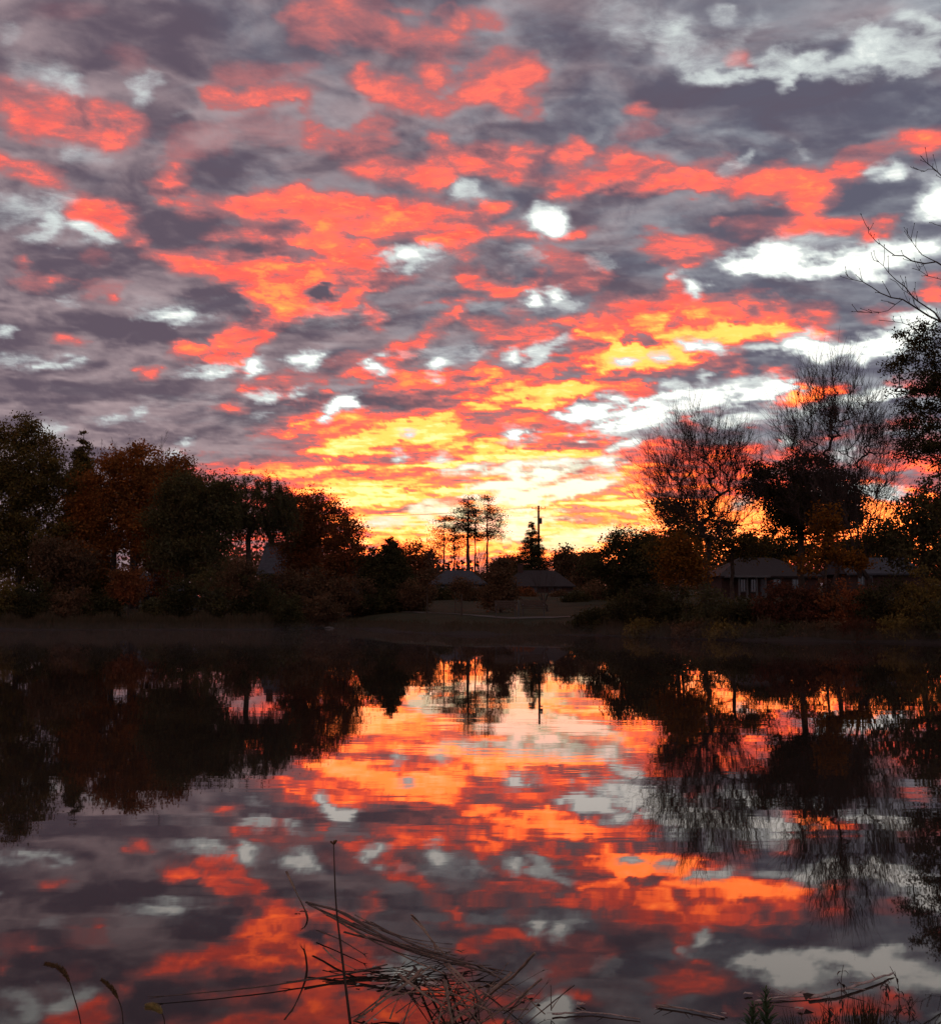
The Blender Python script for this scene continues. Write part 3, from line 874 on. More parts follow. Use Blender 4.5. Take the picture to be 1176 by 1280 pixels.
def willow(name, label, base_px, Y, lobes, leaf, seed, n=170, size=.2, base_y=755, trunk_to=None, hang=(1.5, 5.0), dens=34):
    rs = np.random.RandomState(seed)
    b = at(base_px, base_y, Y)
    b[2] = gz(b[0], b[1]) - .15
    root = empty(name, tuple(b))
    tag(root, label, 'tree')
    LB = px_lobes(lobes, Y, .9)
    pts = crown_points(LB, n, rs, .28) - b
    tt = at(*trunk_to, Y) - b
    trunk = [np.array([tt[0] * (k / 6) ** 1.5, 0, tt[2] * k / 6]) + rs.normal(size=3) * [.1, .1, 0] * (k > 0) for k in range(7)]
    P0, P1, R0, R1, r = skeleton(b, trunk, pts, rs, .022, -.6)
    S0, S1, leafc = [], [], []
    for p in pts:
        out = np.array([p[0] - tt[0], p[1], 0])
        out /= np.linalg.norm(out) + 1e-6
        for _ in range(3):
            L = rs.uniform(*hang) * min(1, (p[2]) / 5)
            m = int(5 + L * 1.6)
            q = p + rs.normal(size=3) * .25
            dirv = out * rs.uniform(.1, .55) + np.array([0, 0, .35])
            pr = q
            seg = L / m
            for k in range(m):
                dirv = dirv + np.array([0, 0, -.42]) + rs.normal(size=3) * .05
                dirv[:2] *= .8
                dv = dirv / np.linalg.norm(dirv)
                nx = pr + dv * seg
                if nx[2] < .5:
                    break
                S0.append(pr)
                S1.append(nx)
                pr = nx
    S0, S1 = np.array(S0), np.array(S1)
    V, F = tubes_np(P0, P1, R0, R1, 5)
    V2, F2 = tubes_np(S0, S1, np.full(len(S0), .013), np.full(len(S0), .01), 3)
    link('trunk', mesh_join('trunk', [(V, F), (V2, F2)]), M['bark'], root)
    rep = np.repeat(np.arange(len(S0)), max(2, dens // 8))
    f = rs.rand(len(rep), 1)
    C = S0[rep] * (1 - f) + S1[rep] * f + rs.normal(size=(len(rep), 3)) * .09
    nL = len(C)
    u = (S1 - S0)[rep] + rs.normal(size=(nL, 3)) * .35
    u /= np.linalg.norm(u, axis=1, keepdims=True)
    w = np.cross(u, rs.normal(size=(nL, 3)))
    w /= np.linalg.norm(w, axis=1, keepdims=True)
    s = size * rs.uniform(.7, 1.4, (nL, 1))
    LV = np.stack([C - u * s * .5, C + w * s * .14, C + u * s * .5, C - w * s * .14], 1).reshape(-1, 3)
    link('crown', mesh_np('crown', LV, np.arange(4 * nL).reshape(nL, 4)), M[leaf], root)
    return root


def conifer(name, label, px, Y, top_y, half, seed, base_y=750, low=.06, leaf='dark', n=300, dens=60, cat='tree', droop=.25, ragged=.25, size=.22):
    rs = np.random.RandomState(seed)
    b = at(px, base_y, Y)
    b[2] = gz(b[0], b[1]) - .1
    top = at(px, top_y, Y) - b
    H = top[2]
    Rm = abs(at(px + half, base_y, Y)[0] - b[0])
    root = empty(name, tuple(b))
    tag(root, label, cat)
    tz = np.linspace(0, H, 12)
    tr = np.stack([rs.normal(size=12) * .03, rs.normal(size=12) * .03, tz], 1)
    rad = np.interp(tz, [0, H], [H * .018 + .04, .012])
    S0, S1, RA, RB = list(tr[:-1]), list(tr[1:]), list(rad[:-1]), list(rad[1:])
    C = []
    for k in range(n):
        f = 1 - (1 - low) * rs.rand() ** .62
        f = low + (1 - low) * (1 - (1 - rs.rand()) ** .5) if k % 2 else f
        z = H * f
        prof = (1 - f) ** .8 / (1 - low) ** .8
        L = Rm * prof * rs.uniform(1 - ragged, 1.08) + .12
        a = rs.rand() * 2 * math.pi
        d = np.array([math.cos(a), math.sin(a), 0])
        p0 = np.array([0, 0, z])
        p1 = p0 + d * L * .55 + np.array([0, 0, -droop * L * .2])
        p2 = p0 + d * L + np.array([0, 0, -droop * L + .15 * L])
        S0 += [p0, p1]
        S1 += [p1, p2]
        RA += [.03, .02]
        RB += [.02, .008]
        m = int(dens * (.3 + L / (Rm + .1)))
        t = rs.rand(m, 1) ** .6
        c = np.where(t < .55, p0 + (p1 - p0) * t / .55, p1 + (p2 - p1) * (t - .55) / .45)
        C.append(c + rs.normal(size=(m, 3)) * np.array([.16, .16, .11]) * (.5 + L * .35))
    C = np.concatenate(C)
    V, F = tubes_np(S0, S1, RA, RB, 4)
    link('trunk', mesh_np('trunk', V, F), M['bark'], root)
    V, F = leaves_np(C, size, rs, .35)
    link('crown', mesh_np('crown', V, F), M[leaf], root)
    return root


def tall_pine(name, label, px, Y, top_y, clumps, seed, leaf='dark', base_y=745, lean=0, thick=.16, group=None):
    """a bare-trunked pine with a few irregular tufted boughs; clumps (px, py, rx, ry)"""
    rs = np.random.RandomState(seed)
    b = at(px, base_y, Y)
    b[2] = gz(b[0], b[1]) - .1
    root = empty(name, tuple(b))
    tag(root, label, 'tree', group)
    top = at(px + lean, top_y, Y) - b
    tz = np.linspace(0, 1, 14)
    tr = np.stack([top[0] * tz + rs.normal(size=14) * .06, rs.normal(size=14) * .06, top[2] * tz], 1)
    rad = np.interp(tz, [0, 1], [thick * 1.45, .03])
    S0, S1, RA, RB = list(tr[:-1]), list(tr[1:]), list(rad[:-1]), list(rad[1:])
    C = []
    for (cx, cy, rx, ry, nb) in clumps:
        for k in range(nb):
            a, q = rs.rand() * 2 * math.pi, rs.rand() ** .5
            e = at(cx + math.cos(a) * rx * q, cy + math.sin(a) * ry * q, Y) - b
            e[1] = rs.normal() * .9
            z0 = e[2] - abs(e[0] - top[0] * e[2] / top[2]) * rs.uniform(.0, .35)
            z0 = min(max(z0, 1), top[2] - .1)
            p0 = np.array([top[0] * z0 / top[2], 0, z0])
            p1 = p0 * .5 + e * .5 + np.array([0, 0, .12]) + rs.normal(size=3) * .08
            S0 += [p0, p1]
            S1 += [p1, e]
            RA += [.04, .028]
            RB += [.028, .012]
            m = rs.randint(18, 56)
            C.append(e + rs.normal(size=(m, 3)) * np.array([.66, .66, .26]))
            C.append(p1 + rs.normal(size=(m // 3, 3)) * np.array([.45, .45, .18]))
    for k in range(26):  # dead snags down the trunk
        z0 = top[2] * rs.uniform(.35, .98)
        p0 = np.array([top[0] * z0 / top[2], 0, z0])
        a = rs.rand() * 6.28
        S0.append(p0)
        S1.append(p0 + np.array([math.cos(a), math.sin(a), rs.uniform(-.3, .3)]) * rs.uniform(.5, 2.0))
        RA.append(.032)
        RB.append(.012)
    V, F = tubes_np(S0, S1, RA, RB, 4)
    link('trunk', mesh_np('trunk', V, F), M['bark'], root)
    V, F = leaves_np(np.concatenate(C), .38, rs, .3)
    link('crown', mesh_np('crown', V, F), M[leaf], root)
    return root


def bare_tree(name, label, base_px, Y, top_y, spread, seed, base_y=760, limbs=9, fork=.22, r0=.26, buds=True, up=.10, lvl=4, tilt=(8, 38), group=None, kids=11, twig=.0065, len_k=1.0):
    rs = np.random.RandomState(seed)
    b = at(base_px, base_y, Y)
    b[2] = gz(b[0], b[1]) - .15
    root = empty(name, tuple(b))
    tag(root, label, 'tree', group)
    H = (at(base_px, top_y, Y) - b)[2]
    S0, S1, RA, RB = [], [], [], []

    def grow(p, d, L, r, level):
        m = 7 if level < 2 else 5
        pts = [p]
        bend = rs.normal(size=3) * .035
        for k in range(m):
            d = d + bend * .5 + rs.normal(size=3) * .035 + np.array([0, 0, up])
            d = d / np.linalg.norm(d)
            q = pts[-1] + d * L / m
            rA = r * (1 - .85 * k / m)
            rB = r * (1 - .85 * (k + 1) / m)
            S0.append(pts[-1])
            S1.append(q)
            RA.append(max(rA, twig * .7))
            RB.append(max(rB, twig * .6))
            pts.append(q)
            if level < lvl:
                nk = kids / m * (1.0 if level else 1.1)
                nk = int(nk) + (rs.rand() < nk - int(nk))
                for _ in range(nk):
                    if k < 1:
                        continue
                    a = math.radians(rs.uniform(14, 36))
                    ax = rs.normal(size=3)
                    ax -= d * (ax @ d)
                    ax /= np.linalg.norm(ax)
                    dd = d * math.cos(a) + ax * math.sin(a)
                    f = (k + 1) / m
                    grow(q, dd, L * rs.uniform(.30, .55) * (1.2 - .6 * f), max(rB * .55, twig), level + 1)
    tk = H * fork
    tp = np.array([0, 0, 0.0])
    for k in range(4):
        q = np.array([rs.normal() * .05 * k, rs.normal() * .05 * k, tk * (k + 1) / 4])
        S0.append(tp)
        S1.append(q)
        RA.append(r0 * (1.25 - .08 * k))
        RB.append(r0 * (1.2 - .1 * k))
        tp = q
    for k in range(limbs):
        az = 2 * math.pi * (k + rs.rand() * .7) / limbs
        ti = math.radians(rs.uniform(*tilt))
        d = np.array([math.cos(az) * math.sin(ti) * spread, math.sin(az) * math.sin(ti), math.cos(ti)])
        d /= np.linalg.norm(d)
        st = np.array([tp[0], tp[1], tk * rs.uniform(.75, 1.0)])
        grow(st, d, (H - tk) * rs.uniform(.82, 1.02) * len_k , r0 * rs.uniform(.36, .55), 1)
    V, F = tubes_np(S0, S1, RA, RB, 4)
    # scale so that the top is where it should be
    z = np.percentile(V[:, 2], 99.3)
    V[:, 2] *= H / z
    link('trunk', mesh_np('trunk', V, F), M['twig'], root)
    return root


def bare_crown_tree(name, label, base_px, Y, lobes, seed, trunk_to, n=1100, base_y=760, tip=.0085, twigs=7, tl=(.35, 1.3)):
    """leafless tree: limbs fork out to fill a rounded crown, each end carrying a spray of fine twigs"""
    rs = np.random.RandomState(seed)
    b = at(base_px, base_y, Y)
    b[2] = gz(b[0], b[1]) - .15
    root = empty(name, tuple(b))
    tag(root, label, 'tree')
    tt = at(*trunk_to, Y) - b
    pts = crown_points(px_lobes(lobes, Y, .8), n, rs, .62) - b
    trunk = [np.array([tt[0] * (k / 6) ** 1.3, tt[1] * k / 6, tt[2] * k / 6]) + rs.normal(size=3) * [.06, .06, 0] * (k > 0) for k in range(7)]
    # grow in shells, the limbs first, so that long limbs run outward
    P0, P1, R0, R1, r = skeleton(b, trunk, pts, rs, tip, .0)
    k = twigs
    rep_ = np.repeat(np.arange(len(pts)), k)
    out = pts[rep_] - tt * [1, 1, .9]
    out /= np.linalg.norm(out, axis=1, keepdims=True)
    d = out * .9 + np.array([0, 0, .32]) + rs.normal(size=out.shape) * .46
    d /= np.linalg.norm(d, axis=1, keepdims=True)
    L = rs.uniform(*tl, (len(d), 1))
    m = pts[rep_] + d * L * .5
    e = m + (d + np.array([0, 0, .25]) + rs.normal(size=d.shape) * .16) * L * .55
    # side twiglets
    d2 = d + rs.normal(size=d.shape) * .5
    e2 = m + d2 * L * .35
    n_ = len(d)
    V1, F1 = tubes_np(P0, P1, R0, R1, 5)
    V2, F2 = tubes_np(np.concatenate([pts[rep_], m, m]), np.concatenate([m, e, e2]), np.concatenate([np.full(n_, tip * .8), np.full(n_, tip * .65), np.full(n_, tip * .55)]),
                      np.concatenate([np.full(n_, tip * .65), np.full(n_, tip * .35), np.full(n_, tip * .3)]), 3)
    link('trunk', mesh_join('trunk', [(V1, F1), (V2, F2)]), M['twig'], root)
    return root


def shrub(label, px, py, Y, rx, ry, leaf, seed, per=46, n=90, clump=.5, size=.17, group=None, name='shrub'):
    return leafy_tree(name, label, px, Y, [(px, py, rx, ry), (px - rx * .45, py + ry * .35, rx * .6, ry * .65), (px + rx * .5, py + ry * .3, rx * .55, ry * .7), (px, py + ry * .7, rx * .9, ry * .5)],
                      leaf, seed, n_pts=n, per=per, clump=clump, size=size, trunk_to=(px, py + ry * .6), cat='shrub', group=group, tip=.01, base_y=790)

# ================================================================ buildings and park furniture
def house(label, px0, px1, Y, ridge_py, eave_py, base_py, roof='roof_grey', wall='brick', depth=8.0, hip=1.5, windows=(), door=None, columns=(), chimney=None, name='house', ridge_in=0.0, cat='house', gable_front=False):
    a, e = at(px0, eave_py, Y), at(px1, eave_py, Y)
    W = e[0] - a[0]
    cx = (a[0] + e[0]) / 2
    zb = gz(cx, Y + depth / 2) - .5
    ze = a[2]
    zr = at(px0, ridge_py, Y + depth / 2)[2]
    root = empty(name, (cx, Y, zb))
    tag(root, label, cat)
    h = ze - zb
    z0 = at(px0, base_py, Y)[2] - zb
    wl = MB().box((0, depth / 2, h / 2), (W, depth, h))
    if gable_front:
        wl.poly((-W / 2, 0, h), (W / 2, 0, h), (0, 0, zr - zb - .12))
        wl.poly((W / 2, depth, h), (-W / 2, depth, h), (0, depth, zr - zb - .12))
    elif hip < .6:
        wl.poly((-W / 2, 0, h), (-W / 2, depth / 2, zr - zb - .12), (-W / 2, depth, h))
        wl.poly((W / 2, 0, h), (W / 2, depth, h), (W / 2, depth / 2, zr - zb - .12))
    wl.build('wall', M[wall], root)
    o, t = .45, .12
    z1, z2 = h - .08, zr - zb
    r = MB()
    if gable_front:
        for s in (-1, 1):
            A, B, C_, D = (s * (W / 2 + o), -o, z1), (0, -o, z2), (0, depth + o, z2), (s * (W / 2 + o), depth + o, z1)
            r.poly(A, B, C_, D)
            r.poly(*[(p[0], p[1], p[2] - t) for p in (D, C_, B, A)])
            r.poly(A, (A[0], A[1], A[2] - t), (B[0], B[1], B[2] - t), B)
    else:
        hx = W / 2 - hip
        P = [(-W / 2 - o, -o, z1), (W / 2 + o, -o, z1), (W / 2 + o, depth + o, z1), (-W / 2 - o, depth + o, z1)]
        Q = [(-hx - (o if hip < .6 else 0), depth / 2, z2), (hx + (o if hip < .6 else 0), depth / 2, z2)]
        r.poly(P[0], P[1], Q[1], Q[0])
        r.poly(P[2], P[3], Q[0], Q[1])
        r.poly(P[1], P[2], Q[1])
        r.poly(P[3], P[0], Q[0])
        r.poly(P[3], P[2], P[1], P[0])
        r.box((0, -o - .03, z1 - .09), (W + 2 * o, .06, .16))
    rf = r.build('roof', M[roof], root)
    if chimney is not None:
        c = at(chimney, ridge_py, Y + depth / 2)[0] - cx
        MB().box((c, depth * .45, z2 + .15), (.8, .6, 1.5)).box((c, depth * .45, z2 + .95), (.92, .72, .1)).build('chimney', M['brick'], rf)
    for (wx0, wy0, wx1, wy1) in windows:
        p, q = at(wx0, wy0, Y), at(wx1, wy1, Y)
        ww, hh = q[0] - p[0], p[2] - q[2]
        X, Z = (p[0] + q[0]) / 2 - cx, (p[2] + q[2]) / 2 - zb
        f = MB()
        for s in (-1, 1):
            f.box((X + s * ww / 2, -.04, Z), (.09, .1, hh + .09))
            f.box((X, -.045, Z + s * hh / 2), (ww - .09, .11, .09))
        f.box((X, -.035, Z), (.05, .06, hh - .09))
        w = f.build('window', M['trim'], root)
        MB().box((X, .0, Z), (ww - .08, .03, hh - .08)).build('pane', M['glass'], w)
    if door:
        p, q = at(door[0], door[1], Y), at(door[2], door[3], Y)
        X = (p[0] + q[0]) / 2 - cx
        dw, dh = q[0] - p[0], p[2] - q[2]
        Z = (p[2] + q[2]) / 2 - zb
        d = MB().box((X, -.03, Z), (dw, .08, dh)).box((X, -.08, Z + dh * .22), (dw * .6, .03, dh * .3)).box((X, -.08, Z - dh * .22), (dw * .6, .03, dh * .3)).build('door', M['metal'], root)
        MB().box((X + dw * .38, -.12, Z), (.05, .09, .05)).build('handle', M['trim'], d)
    if columns:
        px_, ty, by = columns
        lo = [at(c, by, Y - 1.6)[0] for c in px_]
        zt, zl = at(px_[0], ty, Y - 1.6)[2] - zb, at(px_[0], by, Y - 1.6)[2] - zb
        MB().box(((lo[0] + lo[-1]) / 2 - cx, -1.0, zt + .12), (lo[-1] - lo[0] + .8, 2.0, .22)).build('porch_roof', M['trim'], root)
        for x in lo:
            MB().tube([(x - cx, -1.6, zl - .5), (x - cx, -1.6, zl), (x - cx, -1.6, zt)], [.11, .10, .085], 8).box((x - cx, -1.6, zt - .04), (.28, .28, .1)).box((x - cx, -1.6, zl + .05), (.3, .3, .12)).build('column', M['trim'], root)
    return root


def copy_tree(o, parent=None):
    c = o.copy()
    COL.objects.link(c)
    c.parent = parent
    for ch in list(o.children):
        copy_tree(ch, c)
    return c


def make_bench():
    root = empty('park_bench', (0, 0, 0))
    L = 1.55
    s = MB()
    for k in range(4):
        s.box((0, -.19 + .115 * k, .45), (L, .09, .035))
    s.build('seat', M['wood'], root)
    b = MB()
    for k in range(4):
        b.box((0, .22 + .035 * k, .56 + .105 * k), (L, .03, .085), 0, -.25)
    b.build('backrest', M['wood'], root)
    for sx in (-1, 1):
        g = MB()
        x = sx * (L / 2 - .12)
        g.tube([(x, -.2, 0), (x, -.2, .43)], .025, 6).tube([(x, .24, 0), (x, .2, .43), (x, .36, .93)], .025, 6).tube([(x, -.22, .43), (x, .22, .43)], .02, 6)
        g.build('leg', M['metal'], root)
        MB().tube([(x, -.2, .43), (x, -.22, .64), (x, -.1, .68), (x, .27, .68)], .02, 6).build('armrest', M['metal'], root)
    return root


def bench_at(proto, px0, px1, Y, label, first=False):
    o = proto if first else copy_tree(proto)
    a, b = at(px0, 768, Y), at(px1, 768, Y)
    x = (a[0] + b[0]) / 2
    k = (b[0] - a[0]) / 1.55
    o.location = (x, Y, gz(x, Y) + .02)
    o.scale = (k, 1.1, 1.1)
    o.rotation_euler = (0, 0, math.pi)
    o.rotation_euler = (0, 0, 0)
    tag(o, label, 'bench', 'park benches on the far bank')
    return o


def utility_pole():
    Y = 208
    b = at(673.5, 745, Y)
    b[2] = gz(b[0], Y)
    top = at(673.5, 632, Y)[2] - b[2]
    root = empty('utility_pole', tuple(b))
    tag(root, 'tall wooden utility pole with a crossarm standing behind the pointed evergreen', 'utility pole')
    MB().tube([(0, 0, 0), (0, 0, top * .5), (0, 0, top)], [.26, .23, .18], 10).build('pole', M['pole'], root)
    ar = MB().box((0, -.17, top - .55), (2.4, .07, .09))
    ar.tube([(-.55, -.19, top - .58), (0, -.16, top - 1.3)], .025, 5).tube([(.55, -.19, top - .58), (0, -.16, top - 1.3)], .025, 5)
    arm = ar.build('crossarm', M['pole'], root)
    for x in (-1.1, -.45, .45, 1.1):
        MB().tube([(x, -.17, top - .46), (x, -.17, top - .36), (x, -.17, top - .30), (x, -.17, top - .18)], [.03, .075, .05, .03], 8).build('insulator', M['metal'], arm)
    MB().tube([(.36, -.1, top - 3.2), (.36, -.1, top - 2.2)], .24, 12).tube([(.36, -.1, top - 2.2), (.36, -.1, top - 2.05)], [.1, .05], 8).box((.15, -.1, top - 2.7), (.3, .08, .5)).build('transformer', M['metal'], root)
    MB().box((0, -.14, top - 2.0), (1.9, .05, .07)).build('crossarm', M['pole'], root)
    # wires sag away to the left and to the right
    for k, (x, z) in enumerate(((-1.1, -.2), (-.45, -.2), (.45, -.2), (1.1, -.2), (.3, -2.0))):
        for s in (-1, 1):
            end = np.array([s * 62 + x, s * 9.0, top + z - 1.5 - (2.5 if s > 0 else 0)])
            a = np.array([x, -.17, top + z])
            pts = [a + (end - a) * f - np.array([0, 0, 5.0 * f * (1 - f)]) for f in np.linspace(0, 1, 15)]
            MB().tube(pts, .011, 3).build('wire', M['metal'], root)


def build_far_bank():
    # ---------------- left houses and what stands by them
    house('low grey-roofed cottage with a dark open porch under the orange maple on the left bank', 146, 206, 122, 716, 740, 760, 'roof_grey', 'siding', 8, .3,
          windows=[(186, 747, 194, 755)], door=(150, 745, 160, 762), columns=((147, 161, 175), 745, 764), name='cottage')
    house('tall grey gabled house showing through the round tree by the second willow', 326, 394, 150, 678, 716, 752, 'roof_grey', 'siding', 9, .3,
          windows=[(330, 722, 339, 734), (352, 722, 361, 734), (375, 722, 384, 734)], chimney=340, name='house')
    house('small steep grey-blue roofed house left of the dark yew', 438, 464, 175, 694, 716, 750, 'roof_grey', 'siding', 7, .3, windows=[(446, 722, 454, 732)], name='house', gable_front=True)
    house('low pale-roofed ranch house beneath the four bare-trunked pines', 538, 606, 185, 713, 729, 752, 'roof_grey', 'siding', 9, 2.2, windows=[(548, 733, 556, 742), (566, 733, 574, 742), (590, 733, 598, 742)], name='ranch_house')
    house('long brown-roofed ranch house behind the two park benches', 632, 716, 180, 713, 732, 752, 'roof_brown', 'brick', 10, 2.4,
          windows=[(640, 736, 650, 744), (686, 735, 691, 745), (696, 735, 701, 745)], door=(664, 734, 671, 748), name='ranch_house', chimney=650)
    house('brick house half hidden by the bare tree and yellow saplings', 776, 822, 130, 700, 718, 750, 'roof_brown', 'brick', 8, 1.8, windows=[(786, 722, 794, 733), (804, 722, 812, 733)], name='brick_house')
    house('brick house with white porch columns behind the shrubs on the right bank', 902, 1022, 118, 697, 719, 750, 'roof_brown', 'brick', 11, 3.0,
          windows=[(925, 724, 932, 740), (938, 724, 945, 740), (966, 724, 976, 736), (990, 724, 1000, 736)], door=(950, 724, 956, 745), columns=((914, 924, 934, 946, 957), 722, 748), name='brick_house')
    house('dim house with a small lit gable beside the leaning bare trunk', 1062, 1150, 116, 697, 716, 750, 'roof_grey', 'brick', 9, .3, windows=[(1072, 720, 1080, 731), (1084, 720, 1090, 731)], name='brick_house')
    # parked car beside the cottage
    Y = 86
    a, b = at(212, 758, Y), at(235, 758, Y)
    cx = (a[0] + b[0]) / 2
    L = 4.2
    root = empty('parked_car', (cx + .9, Y, gz(cx, Y)), R(8))
    tag(root, 'pale grey car parked between the cottage and the dark round tree', 'car')
    body = MB()
    prof = [(-2.1, .45), (-2.1, .8), (-1.95, .9), (-1.2, .96), (1.05, .98), (1.9, .86), (2.1, .72), (2.12, .45), (1.9, .3), (-1.9, .3)]
    i = 0
    for s, w in ((-1, .84), (1, .84)):
        body.poly(*[(x, s * w, z) for x, z in (prof if s < 0 else prof[::-1])][::-1])
    for k in range(len(prof)):
        p, q = prof[k], prof[(k + 1) % len(prof)]
        body.poly((p[0], -.84, p[1]), (q[0], -.84, q[1]), (q[0], .84, q[1]), (p[0], .84, p[1]))
    body.build('body', M['car'], root)
    cab = MB()
    c0 = [(-1.25, .95), (-.75, 1.42), (.45, 1.45), (1.1, .97)]
    for s, w in ((-1, .72), (1, .72)):
        cab.poly(*[(x, s * (w if z > 1.2 else .8), z) for x, z in c0][::s])
    for k in range(3):
        p, q = c0[k], c0[k + 1]
        wp, wq = (.72 if p[1] > 1.2 else .8), (.72 if q[1] > 1.2 else .8)
        cab.poly((p[0], -wp, p[1]), (q[0], -wq, q[1]), (q[0], wq, q[1]), (p[0], wp, p[1]))
    cab.build('cabin', M['glass'], root)
    MB().box((-.15, 0, 1.455), (1.15, 1.35, .03)).build('roof', M['car'], root)
    for x in (-1.3, 1.3):
        for s in (-1, 1):
            w = MB().tube([(x, s * .70, .32), (x, s * .88, .32)], .32, 14).build('wheel', M['tyre'], root)
            MB().tube([(x, s * .885, .32), (x, s * .90, .32)], .18, 10).build('rim', M['trim'], w)
    for s in (-1, 1):
        MB().box((2.08, s * .6, .66), (.1, .3, .12)).build('headlight', M['trim'], root)
    # low white stone near the cottage
    p = at(180, 767, 83.5)
    rock(p[0], 83.5, .22, 'small pale boulder on the left bank below the cottage', 'path')
    p = at(412, 783, 84)
    rock(p[0], 84, .3, 'dull stone at the waterline left of the lawn', 'path')
    # benches
    pr = make_bench()
    bench_at(pr, 618, 646, 74, 'left dark wooden park bench beside the small leafy tree', True)
    bench_at(pr, 651, 682, 75, 'right dark wooden park bench beside the pale post')
    post((648, 74.2), 1.0, 'short pale post standing between the two park benches', 'trim')
    post((577, 75), 1.35, 'thin dark stake to the left of the park benches', 'wood')
    post((569, 80), 1.0, 'thin dark stake farthest left on the lawn path', 'wood')
    # the path across the lawn
    v, f = [], []
    pl = [(520, 764, 83), (545, 759, 84), (590, 758, 84)]
    ct = [(at(500, 764, 90)[0], 90), (at(530, 764, 86)[0], 86), (at(560, 764, 80)[0], 80), (at(600, 764, 75)[0], 75), (at(640, 764, 73)[0], 73), (at(690, 764, 73)[0], 73), (at(760, 764, 75)[0], 75), (at(860, 764, 78)[0], 78)]
    fine = []
    for k in range(len(ct) - 1):
        for q in range(8):
            fine.append((ct[k][0] + (ct[k + 1][0] - ct[k][0]) * q / 8, ct[k][1] + (ct[k + 1][1] - ct[k][1]) * q / 8))
    for (x, y) in fine:
        for dy in (-.7, -.25, .25, .7):
            v.append((x, y + dy, gz(x, y + dy) + .03))
    for k in range(len(fine) - 1):
        for q in range(3):
            i = k * 4 + q
            f.append((i, i + 4, i + 5, i + 1))
    tag(link('path', mesh_np('path', np.array(v), np.array(f)), M['path']), kind='structure')
    utility_pole()


def rock(x, y, r, label, mat):
    rs = np.random.RandomState(int(abs(x * 100)) % 9999)
    mb = MB()
    n, m = 9, 6
    for j in range(m + 1):
        th = math.pi * j / m
        for i in range(n):
            ph = 2 * math.pi * i / n
            k = r * rs.uniform(.8, 1.15)
            mb.v.append((k * math.sin(th) * math.cos(ph) * 1.3, k * math.sin(th) * math.sin(ph), k * .7 * math.cos(th)))
    for j in range(m):
        for i in range(n):
            mb.f.append((j * n + i, j * n + (i + 1) % n, (j + 1) * n + (i + 1) % n, (j + 1) * n + i))
    o = mb.build('boulder', M[mat], None)
    o.location = (x, y, gz(x, y) + r * .3)
    tag(o, label, 'rock')


def post(p, h, label, mat):
    x = at(p[0], 768, p[1])[0]
    mb = MB().tube([(0, 0, -.2), (0, 0, h), (0, 0, h + .03)], [.045, .04, .02], 8)
    o = mb.build('post', M[mat])
    o.location = (x, p[1], gz(x, p[1]))
    tag(o, label, 'post')


